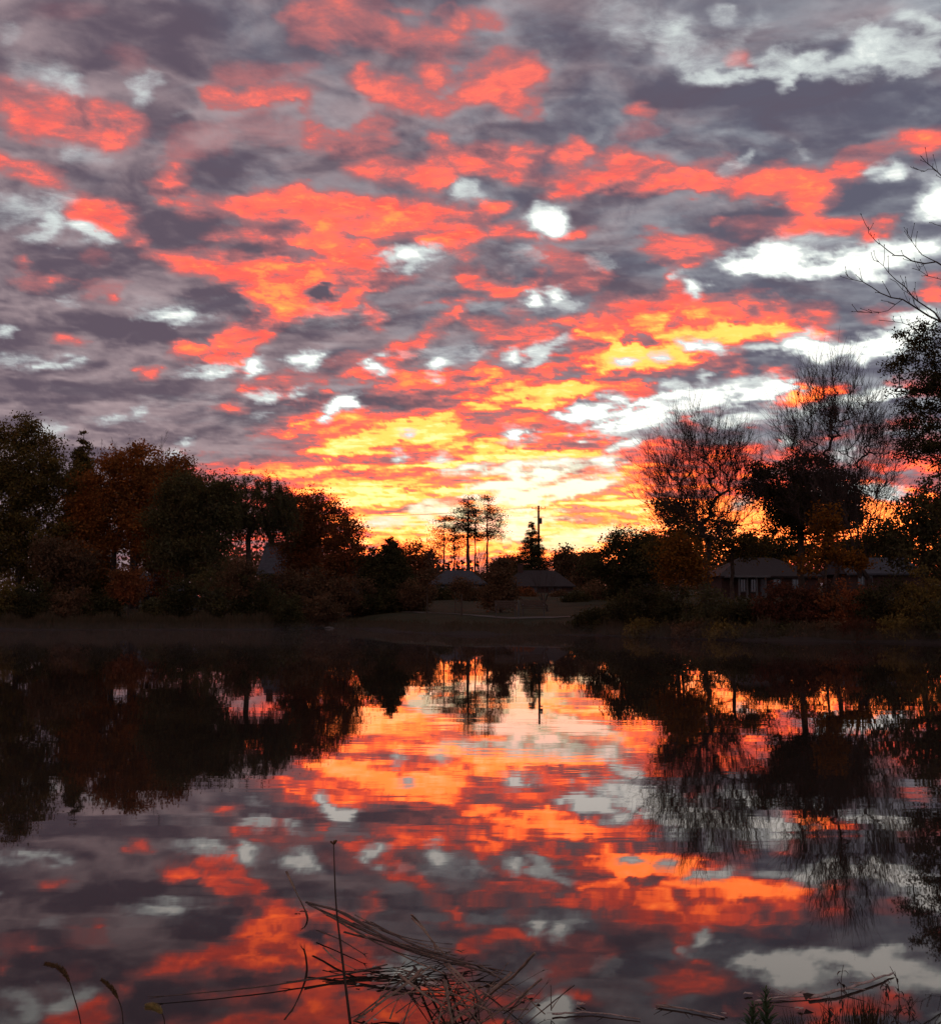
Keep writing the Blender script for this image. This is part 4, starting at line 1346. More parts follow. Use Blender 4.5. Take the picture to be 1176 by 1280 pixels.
def build_trees():
    # ------------- left bank
    leafy_tree('maple_tree', 'tallest broad olive-leaved tree at the left edge', 22, 96, [(12, 596, 74, 76), (-45, 585, 80, 72), (64, 600, 42, 56), (20, 680, 85, 55), (-60, 680, 80, 60), (60, 575, 16, 26), (30, 540, 26, 20)],
               'olive', 1, n_pts=680, per=90, clump=1.15, trunk_to=(25, 640), size=.23)
    conifer('spruce_tree', 'narrow pointed evergreen rising between the olive tree and the orange maple', 99, 101, 535, 52, 2, leaf='olive', n=900, dens=80, ragged=.45, size=.3)
    bare_tree('bare_tree', 'mostly bare treetop showing above the orange maple', 166, 106, 549, 1.6, 3, base_y=750, limbs=10, tilt=(5, 26), fork=.45, r0=.3, kids=8)
    leafy_tree('maple_tree', 'orange-brown maple right of the pointed evergreen', 137, 95, [(188, 596, 50, 44), (148, 612, 42, 48), (224, 602, 28, 30), (190, 660, 52, 42), (120, 630, 34, 50), (118, 690, 40, 26), (225, 650, 30, 42)],
               'orange', 4, n_pts=540, per=82, clump=1.05, trunk_to=(150, 650), size=.22)
    leafy_tree('young_tree', 'low yellow-brown tree in front of the two left trunks', 92, 88, [(95, 705, 34, 24), (70, 715, 30, 22), (60, 690, 26, 20)], 'brown', 5, n_pts=110, per=44, clump=.8, trunk_to=(90, 725))
    leafy_tree('slender_tree', 'slender rust-leaved tree behind the cottage roof', 172, 102, [(172, 665, 24, 30), (200, 700, 22, 26), (205, 725, 26, 24)], 'rust', 6, n_pts=90, per=40, clump=.8, trunk_to=(172, 680))
    leafy_tree('shade_tree', 'dark green-brown round tree just left of the open willow', 232, 86, [(242, 628, 42, 38), (210, 655, 30, 36), (268, 640, 30, 44), (284, 610, 16, 18), (240, 690, 52, 36), (225, 615, 22, 24)], 'green', 7, n_pts=460, per=80, clump=.9, size=.19, trunk_to=(236, 670))
    willow('willow_tree', 'open weeping willow with sky showing through its lower crown', 308, 92, [(318, 628, 46, 34), (285, 640, 26, 28), (348, 640, 22, 34)], 'green', 8, n=330, trunk_to=(312, 655), hang=(.4, 1.8), dens=44)
    leafy_tree('shade_tree', 'rust-brown round tree just right of the open willow', 392, 100, [(386, 646, 28, 34), (412, 664, 28, 38), (372, 660, 26, 44), (375, 695, 34, 30)], 'rust', 9, n_pts=260, per=70, clump=.95, trunk_to=(392, 690), size=.2)
    leafy_tree('shade_tree', 'lacy brown tree sloping down toward the yew', 436, 97, [(438, 668, 24, 26), (425, 698, 32, 28), (408, 720, 30, 24)], 'rust', 10, n_pts=170, per=56, clump=.85, trunk_to=(430, 700), size=.19)
    leafy_tree('young_tree', 'low brown tree in front of the grey gabled house', 375, 90, [(372, 735, 40, 26), (415, 742, 28, 18), (340, 742, 26, 20)], 'brown', 11, n_pts=120, per=44, clump=.8, trunk_to=(375, 740))
    conifer('yew_tree', 'dense dark cone-shaped yew at the left end of the lawn', 488, 92, 669, 44, 12, base_y=752, n=420, dens=110, ragged=.12, low=.02)
    leafy_tree('small_tree', 'small dark tree touching the left side of the yew', 466, 93, [(468, 705, 12, 18), (462, 720, 16, 20)], 'dark', 13, n_pts=60, per=44, clump=.7, trunk_to=(466, 715), tip=.014)
    # ------------- centre, beyond the lawn
    tall_pine('pine_tree', 'leftmost bare-trunked pine, thin with sparse upper boughs', 555, 225, 645, [(556, 650, 16, 5, 12), (552, 664, 17, 8, 16), (550, 678, 16, 8, 12)], 21, 'rust', thick=.15)
    tall_pine('pine_tree', 'dark bushy pine second from the left of the row', 568, 222, 652, [(570, 660, 13, 9, 20), (572, 678, 14, 10, 24), (566, 690, 10, 8, 10)], 22, 'dark', thick=.14)
    tall_pine('pine_tree', 'thickest-trunked pine in the middle of the row', 585, 220, 620, [(586, 628, 10, 8, 14), (583, 642, 15, 9, 24), (588, 655, 16, 10, 26), (583, 670, 12, 7, 12)], 23, 'dark', thick=.34)
    tall_pine('pine_tree', 'slim pine close behind the thick-trunked one', 594, 228, 632, [(595, 648, 12, 10, 16), (598, 666, 12, 10, 14)], 24, 'dark', thick=.15)
    tall_pine('pine_tree', 'rightmost and tallest lacy pine of the row', 609, 222, 617, [(609, 625, 6, 6, 8), (612, 636, 10, 7, 14), (618, 650, 15, 10, 22), (612, 668, 16, 7, 18), (624, 662, 10, 9, 10)], 25, 'rust', thick=.2)
    for k, (px, top, sp_, Y, lab) in enumerate([(512, 676, 18, 230, 'thin-leaved far tree right of the yew'), (534, 684, 13, 235, 'small far tree left of the pines'), (643, 692, 12, 230, 'small far tree between the pines and the pointed evergreen'),
                                                (709, 684, 15, 200, 'small round tree just right of the utility pole'), (735, 690, 12, 210, 'low far tree left of the large dark tree'), (625, 700, 14, 215, 'low far tree right of the tallest pine')]):
        leafy_tree('distant_tree', lab, px, Y, [(px, top + 14, sp_, 14), (px - 5, top + 26, sp_, 14)], 'rust' if k < 3 else 'brown', 40 + k, n_pts=80, per=30 if k < 3 else 60, clump=1.5, size=.4, trunk_to=(px, top + 24), tip=.03, base_y=745)
    for k, (px, top) in enumerate([(546, 668), (574, 690), (600, 684)]):
        bare_tree('sapling', ['faint bare sapling at the left foot of the pines', 'faint bare sapling in the middle of the pines', 'faint bare sapling at the right foot of the pines'][k], px, 210, top, 1.1, 50 + k, base_y=745, limbs=5, fork=.3, r0=.12, kids=6, lvl=3, tilt=(5, 30), twig=.03)
    conifer('spruce_tree', 'pointed dark evergreen in front of the utility pole', 665, 202, 650, 33, 26, base_y=745, n=460, dens=100, ragged=.22, low=.02, size=.26)
    leafy_tree('small_tree', 'small leafy brown tree behind the left park bench', 626, 84, [(624, 722, 17, 20), (628, 742, 20, 16), (614, 748, 14, 14), (630, 702, 8, 8)], 'brown', 27, n_pts=120, per=46, clump=.6, size=.18, trunk_to=(626, 725), tip=.012)
    leafy_tree('sapling', 'thin young tree with few leaves on the left part of the lawn', 534, 84, [(534, 722, 12, 20)], 'brown', 28, n_pts=50, per=14, clump=.5, size=.16, trunk_to=(534, 725), tip=.01)
    leafy_tree('sapling', 'thin young tree beside the dark stake on the lawn', 577, 86, [(576, 735, 14, 16)], 'brown', 29, n_pts=50, per=18, clump=.5, size=.16, trunk_to=(576, 735), tip=.01)
    bare_tree('sapling', 'leafless young tree in front of the brown-roofed house', 684, 88, 705, 1.0, 30, limbs=6, fork=.25, r0=.07, kids=6, lvl=3, tilt=(5, 30))
    # ------------- right bank
    leafy_tree('oak_tree', 'broad low dark tree right of the utility pole', 785, 100, [(785, 684, 38, 26), (752, 706, 26, 18), (815, 695, 30, 26), (795, 715, 50, 22)], 'dark', 60, n_pts=240, per=80, clump=.9, size=.2, trunk_to=(785, 700), tip=.02)
    leafy_tree('small_tree', 'olive leafy tree behind the stem of the spreading bare tree', 845, 78, [(842, 640, 24, 22), (860, 665, 26, 26), (835, 690, 28, 26)], 'olive', 61, n_pts=140, per=40, clump=.75, trunk_to=(848, 680), size=.2)
    bare_crown_tree('bare_tree', 'wide spreading leafless tree rising above the yellow saplings', 880, 67, [(872, 572, 60, 54), (834, 604, 50, 50), (920, 588, 40, 56), (880, 640, 76, 44)], 62, (884, 690), n=640, twigs=5, tip=.0115, tl=(.5, 1.7))
    leafy_tree('oak_tree', 'large round dark oak between the two big bare trees', 1003, 70, [(955, 612, 32, 34), (1000, 596, 42, 34), (1050, 614, 34, 36), (985, 640, 44, 34), (1030, 645, 46, 34), (1065, 640, 20, 24), (945, 592, 18, 14)],
               'dark', 63, n_pts=380, per=78, clump=.68, size=.155, trunk_to=(1000, 650), shell=.6)
    leafy_tree('small_tree', 'thin-leaved tree filling the gap left of the oak', 915, 76, [(905, 665, 26, 24), (940, 680, 30, 22), (890, 690, 26, 24)], 'olive', 64, n_pts=150, per=24, clump=.7, size=.17, trunk_to=(915, 690))
    bare_crown_tree('bare_tree', 'tallest leafless tree with upright twigs behind the dark oak', 1046, 65, [(1045, 524, 58, 66), (1000, 556, 40, 64), (1092, 562, 42, 68), (1050, 630, 70, 50)], 75, (1046, 686), n=640, twigs=5, tip=.0115, tl=(.5, 1.9))
    bare_tree('bare_tree', 'slanting thin leafless tree right of the dark oak', 1088, 63, 560, 1.0, 66, limbs=7, fork=.35, r0=.13, tilt=(5, 30), kids=7, lvl=3)
    leafy_tree('young_tree', 'yellow-orange young tree at the foot of the spreading bare tree', 852, 63, [(852, 690, 26, 26), (840, 712, 22, 20), (868, 716, 22, 20)], 'yellow', 67, n_pts=110, per=30, clump=.55, size=.17, trunk_to=(852, 705), tip=.012)
    leafy_tree('young_tree', 'yellow-orange young tree in front of the dark oak', 1030, 60, [(1032, 655, 20, 30), (1010, 706, 24, 12), (1062, 700, 24, 12), (1036, 690, 26, 16)], 'yellow', 68, n_pts=110, per=28, clump=.5, size=.17, trunk_to=(1033, 690), tip=.012)
    leafy_tree('oak_tree', 'tall dark-leaved tree cut off by the right edge', 1212, 72, [(1150, 428, 36, 24), (1130, 455, 26, 12), (1165, 480, 52, 42), (1140, 540, 32, 22), (1170, 560, 50, 32), (1230, 470, 70, 90), (1240, 600, 80, 70), (1150, 508, 34, 18)],
               'dark', 69, n_pts=520, per=72, clump=.75, size=.165, trunk_to=(1212, 560), shell=.7)
    leafy_tree('small_tree', 'dense green-black tree low at the right edge', 1150, 62, [(1150, 650, 46, 36), (1110, 672, 30, 26), (1190, 640, 50, 60), (1160, 690, 60, 36)], 'green', 70, n_pts=230, per=52, clump=.7, size=.18, trunk_to=(1155, 680))
    leafy_tree('small_tree', 'dark leafy tree behind the white-columned brick house', 965, 128, [(950, 694, 40, 20), (985, 690, 36, 22), (930, 704, 30, 16)], 'dark', 71, n_pts=150, per=70, clump=1.2, size=.26, trunk_to=(962, 700), tip=.03)
    leafy_tree('small_tree', 'dark leafy tree behind the dim grey-roofed house', 1085, 126, [(1075, 690, 40, 22), (1115, 684, 36, 26), (1050, 700, 30, 16)], 'dark', 72, n_pts=150, per=60, clump=1.2, size=.26, trunk_to=(1085, 700), tip=.03)
    overhanging_tree()
    # ------------- understorey: each shrub on its own
    rs = np.random.RandomState(404)
    left = [(-10, 742, 40, 28, 'olive', 'olive shrub at the far left of the bank'), (42, 748, 34, 24, 'dark', 'dark shrub second from the left edge'), (90, 752, 32, 20, 'brown', 'brown shrub left of the cottage'),
            (128, 756, 26, 17, 'dark', 'low dark shrub against the cottage porch'), (160, 728, 24, 24, 'rust', 'rusty shrub rising beside the cottage porch'), (298, 722, 22, 26, 'brown', 'brown shrub just beside the trunk of the willow'), (196, 762, 24, 12, 'green', 'low green shrub in front of the cottage'), (226, 742, 26, 26, 'dark', 'dark shrub under the dark round tree, beside the car'),
            (272, 738, 34, 34, 'green', 'tall green shrub left of the open willow'), (318, 742, 32, 30, 'dark', 'dark shrub under the open willow'), (352, 758, 26, 24, 'green', 'green shrub at the foot of the grey gabled house'),
            (362, 768, 15, 16, 'dark', 'blackish bush right at the waterline'), (400, 760, 30, 18, 'brown', 'brown shrub right of the waterline bush'), (440, 742, 30, 22, 'brown', 'brown shrub in front of the steep-roofed house'),
            (475, 752, 34, 12, 'dark', 'low dark hedge-like shrub before the yew'), (520, 742, 26, 16, 'brown', 'brown shrub right of the yew')]
    for k, (px, py, rx, ry, lf, lab) in enumerate(left):
        Y = 82 if px < 330 else 86
        if px == 362:
            Y = 80.5
        shrub(lab, px, py, Y + (4 if px > 420 else 0), rx, ry, lf, 200 + k, group='shrubs under the left trees')
    mid = [(745, 742, 24, 14, 'brown', 'brown shrub on the slope right of the brown-roofed house', 118), (778, 738, 26, 16, 'dark', 'dark shrub on the slope behind the right shrubs', 112), (720, 748, 18, 9, 'dark', 'low dark shrub on the slope between the house and the right shrubs', 112),
           (592, 742, 18, 11, 'brown', 'brown shrub below the pale-roofed ranch house', 120), (553, 744, 20, 10, 'dark', 'dark shrub at the foot of the pale-roofed ranch house', 125), (655, 744, 16, 8, 'rust', 'rusty shrub before the wall of the brown-roofed house', 140), (700, 746, 12, 6, 'brown', 'small brown shrub at the right corner of the brown-roofed house', 140)]
    for k, (px, py, rx, ry, lf, lab, Y) in enumerate(mid):
        shrub(lab, px, py, Y, rx, ry, lf, 280 + k, per=50, n=80, clump=.7, size=.2, group='shrubs round the houses behind the lawn')
    right = [(742, 775, 24, 14, 'dark', 'low dark shrub at the right end of the lawn', 66), (772, 765, 28, 24, 'green', 'green shrub right of the lawn', 64), (806, 752, 30, 30, 'dark', 'dark shrub before the half-hidden brick house', 62), (812, 788, 30, 14, 'olive', 'low olive shrub at the water before the dark shrub', 58),
             (846, 758, 30, 30, 'dark', 'dark shrub under the yellow sapling', 59), (886, 762, 34, 30, 'green', 'green shrub left of the white porch columns', 57), (868, 790, 30, 14, 'brown', 'low brown shrub on the waterline left of the porch', 55.5), (930, 768, 34, 24, 'dark', 'dark shrub below the white porch columns', 56),
             (920, 792, 32, 13, 'olive', 'low olive shrub on the waterline below the porch', 54.5), (972, 758, 32, 30, 'red', 'reddish shrub right of the porch columns', 57), (972, 792, 34, 14, 'dark', 'low black shrub on the waterline below the reddish one', 54), (1014, 756, 34, 32, 'red', 'larger reddish shrub under the second yellow sapling', 56),
             (1026, 792, 34, 16, 'brown', 'low brown shrub on the waterline, middle of the right bank', 52.5), (1060, 760, 34, 32, 'rust', 'rust-coloured shrub right of the reddish ones', 55), (1078, 792, 32, 18, 'red', 'low reddish shrub on the waterline near the right edge', 51.5), (1106, 756, 36, 36, 'dark', 'dark shrub under the dense tree by the right edge', 55),
             (1130, 790, 34, 22, 'olive', 'olive shrub on the waterline near the right edge', 50.5), (1152, 748, 40, 42, 'olive', 'tall olive shrub at the right edge', 54), (1184, 782, 36, 32, 'dark', 'dark shrub cut off by the right edge', 50)]
    for k, (px, py, rx, ry, lf, lab, Y) in enumerate(right):
        ys = float(np.interp(px, [a for a, b in SHORE_T], [b for a, b in SHORE_T]))
        Y = ys + .9 if py > 772 else max(Y, ys + 3)
        shrub(lab, px, py, Y, rx, ry, lf, 240 + k, per=44, n=100, clump=.42, size=.14, group='shrubs along the right bank')


def overhanging_tree():
    """leafless tree standing beyond the right edge; its limbs reach into the picture"""
    Y = 40
    b = at(1262, 800, Y)
    b[2] = gz(b[0], b[1]) - .1
    root = empty('bare_tree', tuple(b))
    tag(root, 'leafless tree at the right edge whose long limbs reach into the sky', 'tree')
    rs = np.random.RandomState(7)
    P = lambda x, y, d=0: at(x, y, Y + d) - b
    trunk = [P(1262, 830), P(1258, 700), P(1262, 560), P(1250, 470), P(1240, 380), P(1235, 280)]
    mb = MB()
    mb.tube(trunk, [.34, .28, .24, .2, .15, .1], 10)
    mb.build('trunk', M['bark'], root)
    limbs = [([(1250, 470), (1210, 425), (1176, 402), (1150, 388), (1128, 374), (1100, 366), (1078, 352), (1060, 346)], .075),
             ([(1176, 402), (1160, 385), (1140, 370), (1120, 350), (1104, 332), (1092, 325)], .05),
             ([(1240, 380), (1200, 345), (1170, 327), (1140, 326), (1118, 319), (1100, 305), (1090, 296), (1086, 287)], .055),
             ([(1170, 327), (1152, 318), (1140, 302), (1134, 292)], .028), ([(1176, 402), (1140, 408), (1118, 402), (1098, 400)], .022), ([(1128, 374), (1110, 388), (1090, 391), (1072, 390)], .022),
             ([(1210, 425), (1180, 408), (1165, 412), (1140, 412)], .03), ([(1235, 280), (1200, 240), (1172, 215), (1160, 205), (1150, 194)], .045), ([(1172, 215), (1160, 211), (1148, 212)], .016),
             ([(1200, 345), (1180, 350), (1160, 345), (1140, 335)], .026), ([(1150, 388), (1140, 370), (1128, 362), (1112, 348)], .022), ([(1238, 330), (1200, 300), (1180, 285), (1168, 280)], .04)]
    br = MB()
    for pts, r in limbs:
        n = len(pts)
        off = rs.normal() * .5
        W = [P(x, y, off * k / n) for k, (x, y) in enumerate(pts)]
        W2 = [W[0]]
        for k in range(1, n):
            m = (W[k - 1] + W[k]) / 2 + rs.normal(size=3) * .035
            W2 += [m, W[k]]
        rad = [max(r * .62 * (1 - .85 * k / (len(W2) - 1)), .009) for k in range(len(W2))]
        br.tube(W2, rad, 6)
        for k in range(1, len(W2)):
            for q in range(1 + (rs.rand() < .5)):
                if rs.rand() < .7:
                    d = W2[k] - W2[k - 1]
                    d /= np.linalg.norm(d)
                    a = rs.normal(size=3)
                    a -= d * (a @ d)
                    a /= np.linalg.norm(a)
                    e = W2[k] + (d * .6 + a * .55 + np.array([0, 0, .3])) * rs.uniform(.1, .6)
                    mdl = (W2[k] + e) / 2 + rs.normal(size=3) * .02
                    br.tube([W2[k], mdl, e], [.011, .009, .007], 4)
                    # winter buds
                    br.tube([e, e + (e - mdl) * .12 + np.array([0, 0, .02]), e + (e - mdl) * .25], [.007, .018, .004], 4)
    br.build('branches', M['twig'], root)


def grasses():
    rs = np.random.RandomState(88)
    # dead grass strip along the left shore and the fringe of the lawn: uncountable
    X, Yv, H = [], [], []
    for (p0, p1, n, h, spread) in ((-60, 350, 15000, .55, 2.2), (350, 460, 2500, .3, 1.5), (460, 760, 12000, .2, 2.2), (740, 1230, 9000, .42, 1.6)):
        px = rs.uniform(p0, p1, n)
        ys = np.interp(px, [a for a, b in SHORE_T], [b for a, b in SHORE_T])
        y = ys + .1 + np.abs(rs.normal(size=n)) * spread * .6
        X.append((px - CX) / FPX * y)
        Yv.append(y)
        H.append(h * rs.uniform(.4, 1.2, n) * (1 + .4 * np.sin(px * .13) * np.sin(px * .031)))
    X, Yv, H = map(np.concatenate, (X, Yv, H))
    Z = ground_z(X, Yv)
    k = Z > -.12
    X, Yv, H, Z = X[k], Yv[k], H[k], Z[k]
    n = len(X)
    b = np.stack([X, Yv, Z - .03], 1)
    lean = rs.normal(size=(n, 3)) * .22 * H[:, None]
    top = b + lean + np.stack([X * 0, X * 0, H], 1)
    w = np.stack([rs.uniform(.012, .03, n), rs.normal(size=n) * .01, X * 0], 1)
    V = np.stack([b - w, b + w, top + w * .3, top - w * .3], 1).reshape(-1, 3)
    o = link('shore_grass', mesh_np('shore_grass', V, np.arange(4 * n).reshape(n, 4)), M['grass_dry'])
    tag(o, 'dry tan grass fringing the far shore', 'grass', kind='stuff')
    # far-off wood closing the horizon
    C = []
    for k in range(150):
        px = rs.uniform(-700, 1900)
        Y = rs.uniform(230, 330)
        h = rs.uniform(8, 15) if (px < 430 or px > 760) else rs.uniform(5, 8.5)
        x = (px - CX) / FPX * Y
        m = 1300
        c = np.clip(rs.normal(size=(m, 3)), -1.5, 1.5) * np.array([6.5, 4, h * .30]) + np.array([x, Y, 3 + h * .42])
        C.append(c)
    C = np.concatenate(C)
    C = C[C[:, 2] > 2]
    V, F = leaves_np(C, .75, rs, .7)
    o = link('distant_wood', mesh_np('distant_wood', V, F), M['brown'])
    tag(o, 'hazy far-off wood low on the horizon behind the houses', 'wood', kind='stuff')


# ================================================================ the near edge of the pond
def curve_pts(ctrl, n=14):
    """smooth polyline through control points"""
    c = [np.array(p, float) for p in ctrl]
    if len(c) == 2:
        return [c[0] * (1 - t) + c[1] * t for t in np.linspace(0, 1, n)]
    out = []
    c = [c[0] * 2 - c[1]] + c + [c[-1] * 2 - c[-2]]
    per = max(2, n // (len(c) - 3))
    for k in range(1, len(c) - 2):
        for t in np.linspace(0, 1, per, endpoint=(k == len(c) - 3)):
            p0, p1, p2, p3 = c[k - 1:k + 3]
            out.append(.5 * ((2 * p1) + (-p0 + p2) * t + (2 * p0 - 5 * p1 + 4 * p2 - p3) * t * t + (-p0 + 3 * p1 - 3 * p2 + p3) * t ** 3))
    return out


def wpt(px, py, z=0.015):
    """the point at height z seen in direction (px, py)"""
    u, v = (px - CX) / FPX, (CY - py) / FPX
    dy, dz = cp - sp * v, sp + cp * v
    Y = (z - EYE) * dy / dz
    return np.array([u * Y / dy, Y, z])


def reed(ctrl, r, mat, label, rs, name='reed_stalk', cat='reed', group='dead reeds heaped at the near edge', node=True):
    pts = curve_pts(ctrl, 12)
    c = pts[0].copy()
    pts = [p - c + rs.normal(size=3) * r * .07 for p in pts]
    n = len(pts)
    rad = [r * (1 - .45 * k / (n - 1)) * (1.18 if (node and k % 5 == 2) else 1) for k in range(n)]
    mb = MB().tube(pts, rad, 6, .4)
    # frayed split end
    e = pts[-1]
    d = (pts[-1] - pts[-2])
    d /= np.linalg.norm(d) + 1e-9
    for q in range(3):
        mb.tube([e - d * r * 2, e + d * r * rs.uniform(3, 8) + rs.normal(size=3) * r * 1.2], [r * .35, r * .1], 4)
    o = mb.build(name, M[mat], None, tuple(c), True)
    tag(o, label, cat, group)
    return o


def foreground():
    rs = np.random.RandomState(12)
    G = 'dead reeds heaped at the near edge'
    # main bundle: long stalks lying to the upper left
    named = [
     (((382, 1128, .20), (430, 1142, .16), (500, 1182, .10), (560, 1198, .08), (616, 1212, .03)), 0.0077, 'reed_dark', 'longest dark reed of the slanting bundle, ending at the lower right'),
     (((386, 1131, .17), (440, 1156, .13), (520, 1192, .08), (612, 1216, .03)), 0.0070, 'reed_dark', 'dark reed just under the longest one in the bundle'),
     (((392, 1133, .12), (450, 1168, .10), (510, 1198, .05), (560, 1220, .03)), 0.0063, 'reed', 'shorter pale reed inside the slanting bundle'),
     (((430, 1166, .10), (480, 1178, .08), (540, 1198, .06), (600, 1208, .03)), 0.0070, 'reed_dark', 'blunt dark reed lowest in the bundle'),
     (((396, 1163, .03), (425, 1175, .03), (456, 1194, .02)), 0.0046, 'reed_dark', 'thin reed lying left of the bundle on the water'),
     (((358, 1090, .34), (370, 1115, .26), (382, 1140, .16), (384, 1152, .10), (380, 1160, .05)), 0.0054, 'reed', 'upright broken reed at the tip of the bundle with a hooked end'),
     (((515, 1148, .18), (530, 1164, .14), (552, 1190, .06)), 0.0054, 'reed', 'short reed leaning out of the top of the bundle'),
     (((514, 1144, .18), (526, 1156, .13), (545, 1184, .05)), 0.0070, 'reed', 'tan reed blade standing above the bundle'),
     (((668, 1192, .30), (640, 1222, .20), (600, 1252, .08), (560, 1282, .02)), 0.0101, 'reed', 'thick pale reed rising to the right out of the heap'),
     (((677, 1224, .18), (645, 1250, .10), (605, 1278, .02)), 0.0070, 'reed', 'lower pale reed rising to the right out of the heap'),
     (((528, 1212, .14), (500, 1236, .08), (455, 1268, .02)), 0.0093, 'reed', 'thick pale reed slanting down to the left out of the heap'),
     (((520, 1210, .12), (486, 1240, .06), (448, 1270, .02)), 0.0063, 'reed_dark', 'dark reed beside the thick one slanting left'),
     (((476, 1210, .02), (420, 1220, .015), (340, 1232, .015), (268, 1240, .015), (200, 1246, .015)), 0.0054, 'reed_dark', 'very long reed floating alone toward the left'),
     (((484, 1206, .03), (440, 1216, .02), (360, 1228, .015)), 0.0046, 'reed_dark', 'second floating reed on top of the very long one'),
     (((718, 1232, .12), (695, 1250, .06), (655, 1282, .02)), 0.0039, 'reed_dark', 'thin dark reed with a tiny curl at its tip, rightmost'),
     (((404, 1185, .05), (420, 1200, .03), (444, 1212, .02)), 0.0039, 'reed', 'short pale reed under the upright stem'),
    ]
    for ct, r, mat, lab in named:
        reed([wpt(*c) for c in ct], r * 1.35, mat, lab, rs, group=G)
    # more of the bundle and the tangle under it
    for k in range(16):
        a, b = rs.uniform(0, .35), rs.uniform(.6, 1.0)
        x0, y0 = 384 + 232 * a, 1130 + 84 * a + rs.normal() * 5
        x1, y1 = 384 + 232 * b, 1130 + 84 * b + rs.normal() * 7
        z0 = .16 * (1 - a)
        reed([wpt(x0, y0, z0 + .01), wpt((x0 + x1) / 2, (y0 + y1) / 2 + rs.uniform(3, 9), .07), wpt(x1, y1, .02)], rs.uniform(.0038, .0062), 'reed_dark' if k % 3 else 'reed',
             'one of the thin reeds packed along the slanting bundle', rs, group='thin reeds of the slanting bundle')
    for k in range(23):
        a = rs.uniform(0, 1)
        cx, cy = 520 + 130 * a + rs.normal() * 10, 1222 + 40 * a + rs.normal() * 14
        th = rs.choice([R(38), R(-24), R(62), R(-48), R(80)], p=[.34, .28, .16, .14, .08]) + rs.normal() * .16
        L = rs.uniform(26, 92)
        dx, dy = math.cos(th) * L, -math.sin(th) * L
        z = rs.uniform(.02, .12)
        reed([wpt(cx - dx * .5, cy - dy * .5, .02), wpt(cx, cy + rs.normal() * 1.2, z), wpt(cx + dx * .5, cy + dy * .5, z * rs.uniform(.6, 1.5) + .01)], rs.uniform(.003, .0065),
             'reed' if rs.rand() < .45 else 'reed_dark', 'one of the short broken reeds tangled in the heap', rs, group='short reeds tangled in the heap')
    for k in range(20):
        cx, cy = rs.uniform(440, 690), rs.uniform(1262, 1296)
        th = R(90) + rs.normal() * .75
        L = rs.uniform(20, 60)
        p0 = wpt(cx, cy, .02)
        reed([p0, p0 + np.array([math.cos(th) * .1, .03, .06]) * L / 40, p0 + np.array([math.cos(th) * .22, .04, .12]) * L / 40], rs.uniform(.002, .0048), 'reed' if rs.rand() < .5 else 'reed_dark',
             'one of the broken reed stubs along the bottom edge', rs, group='reed stubs along the bottom edge')
    for k, ct in enumerate([((560, 1205, .16), (590, 1236, .10), (612, 1268, .03)), ((498, 1218, .14), (540, 1250, .09), (585, 1270, .04)), ((640, 1216, .12), (610, 1240, .09), (560, 1262, .03)),
                            ((556, 1226, .15), (560, 1250, .10), (566, 1284, .02)), ((600, 1230, .14), (570, 1256, .08), (530, 1284, .02)), ((660, 1262, .05), (610, 1262, .06), (560, 1252, .05)), ((480, 1246, .05), (530, 1240, .07), (580, 1246, .05))]):
        reed([wpt(*c) for c in ct], .0085, 'reed', 'one of the broad pale blades lying across the heap', rs, group='broad pale blades across the heap', node=False)
    # tall single stem
    p0, p1 = wpt(439, 1290, .0), None
    Yb = p0[1]
    st = [at(439, 1290, Yb), at(428, 1200, Yb), at(420, 1130, Yb + .02), at(417, 1056, Yb + .03)]
    root = empty('tall_weed', tuple(st[0]))
    tag(root, 'tall thin dark stem standing upright in front of the reed bundle', 'plant stem')
    MB().tube([p - st[0] for p in curve_pts(st, 16)], [.0062 - .0003 * k for k in range(16)], 6).build('stem', M['stem'], root, None, True)
    tip = st[-1] - st[0]
    MB().tube([tip, tip + np.array([.004, 0, .010]), tip + np.array([.012, 0, .016])], [.003, .008, .003], 6).tube([tip, tip + np.array([-.012, 0, .012])], [.002, .004], 5).build('seed_head', M['seed'], root)
    # foxtail grasses
    def foxtail(ctrl, head_from, mat, label, r=.0022, hr=.011, Y=4.4):
        w = [at(x, y, Y) for x, y in ctrl]
        root = empty('foxtail_grass', tuple(w[0]))
        tag(root, label, 'grass', 'foxtail grasses at the near left')
        pts = curve_pts([p - w[0] for p in w], 26)
        MB().tube(pts, r, 5).build('stem', M['stem'], root, None, True)
        h = pts[int(len(pts) * head_from):]
        n = len(h)
        prof = [hr * (.35 + .65 * math.sin(math.pi * (k + .6) / (n + .2)) ** .6) for k in range(n)]
        mb = MB().tube(h, [p * .6 for p in prof], 8)
        for k in range(460):
            f = rs.rand() * (n - 1.01)
            i = int(f)
            p = h[i] * (1 - f + i) + h[i + 1] * (f - i)
            d = h[i + 1] - h[i]
            d /= np.linalg.norm(d)
            a = rs.normal(size=3)
            a -= d * (a @ d)
            a /= np.linalg.norm(a)
            q = p + a * prof[i] * rs.uniform(.9, 1.5) + d * prof[i] * .9
            mb.tube([p + a * prof[i] * .3, q], [.0013, .0004], 3, 1, False)
        mb.build('seed_head', M[mat], root)
    foxtail([(104, 1300), (99, 1270), (92, 1245), (85, 1224), (74, 1210), (56, 1205)], .58, 'seed', 'taller arched foxtail grass near the left corner', hr=.009)
    foxtail([(156, 1305), (154, 1282), (152, 1262), (146, 1246), (138, 1234), (127, 1225)], .56, 'seed', 'shorter dark foxtail grass right of the taller one', hr=.0075, Y=4.5)
    foxtail([(208, 1312), (206, 1290), (205, 1274), (200, 1264), (192, 1259), (183, 1259)], .55, 'seed_pale', 'small pale foxtail grass, third from the left corner', hr=.011, Y=4.3)
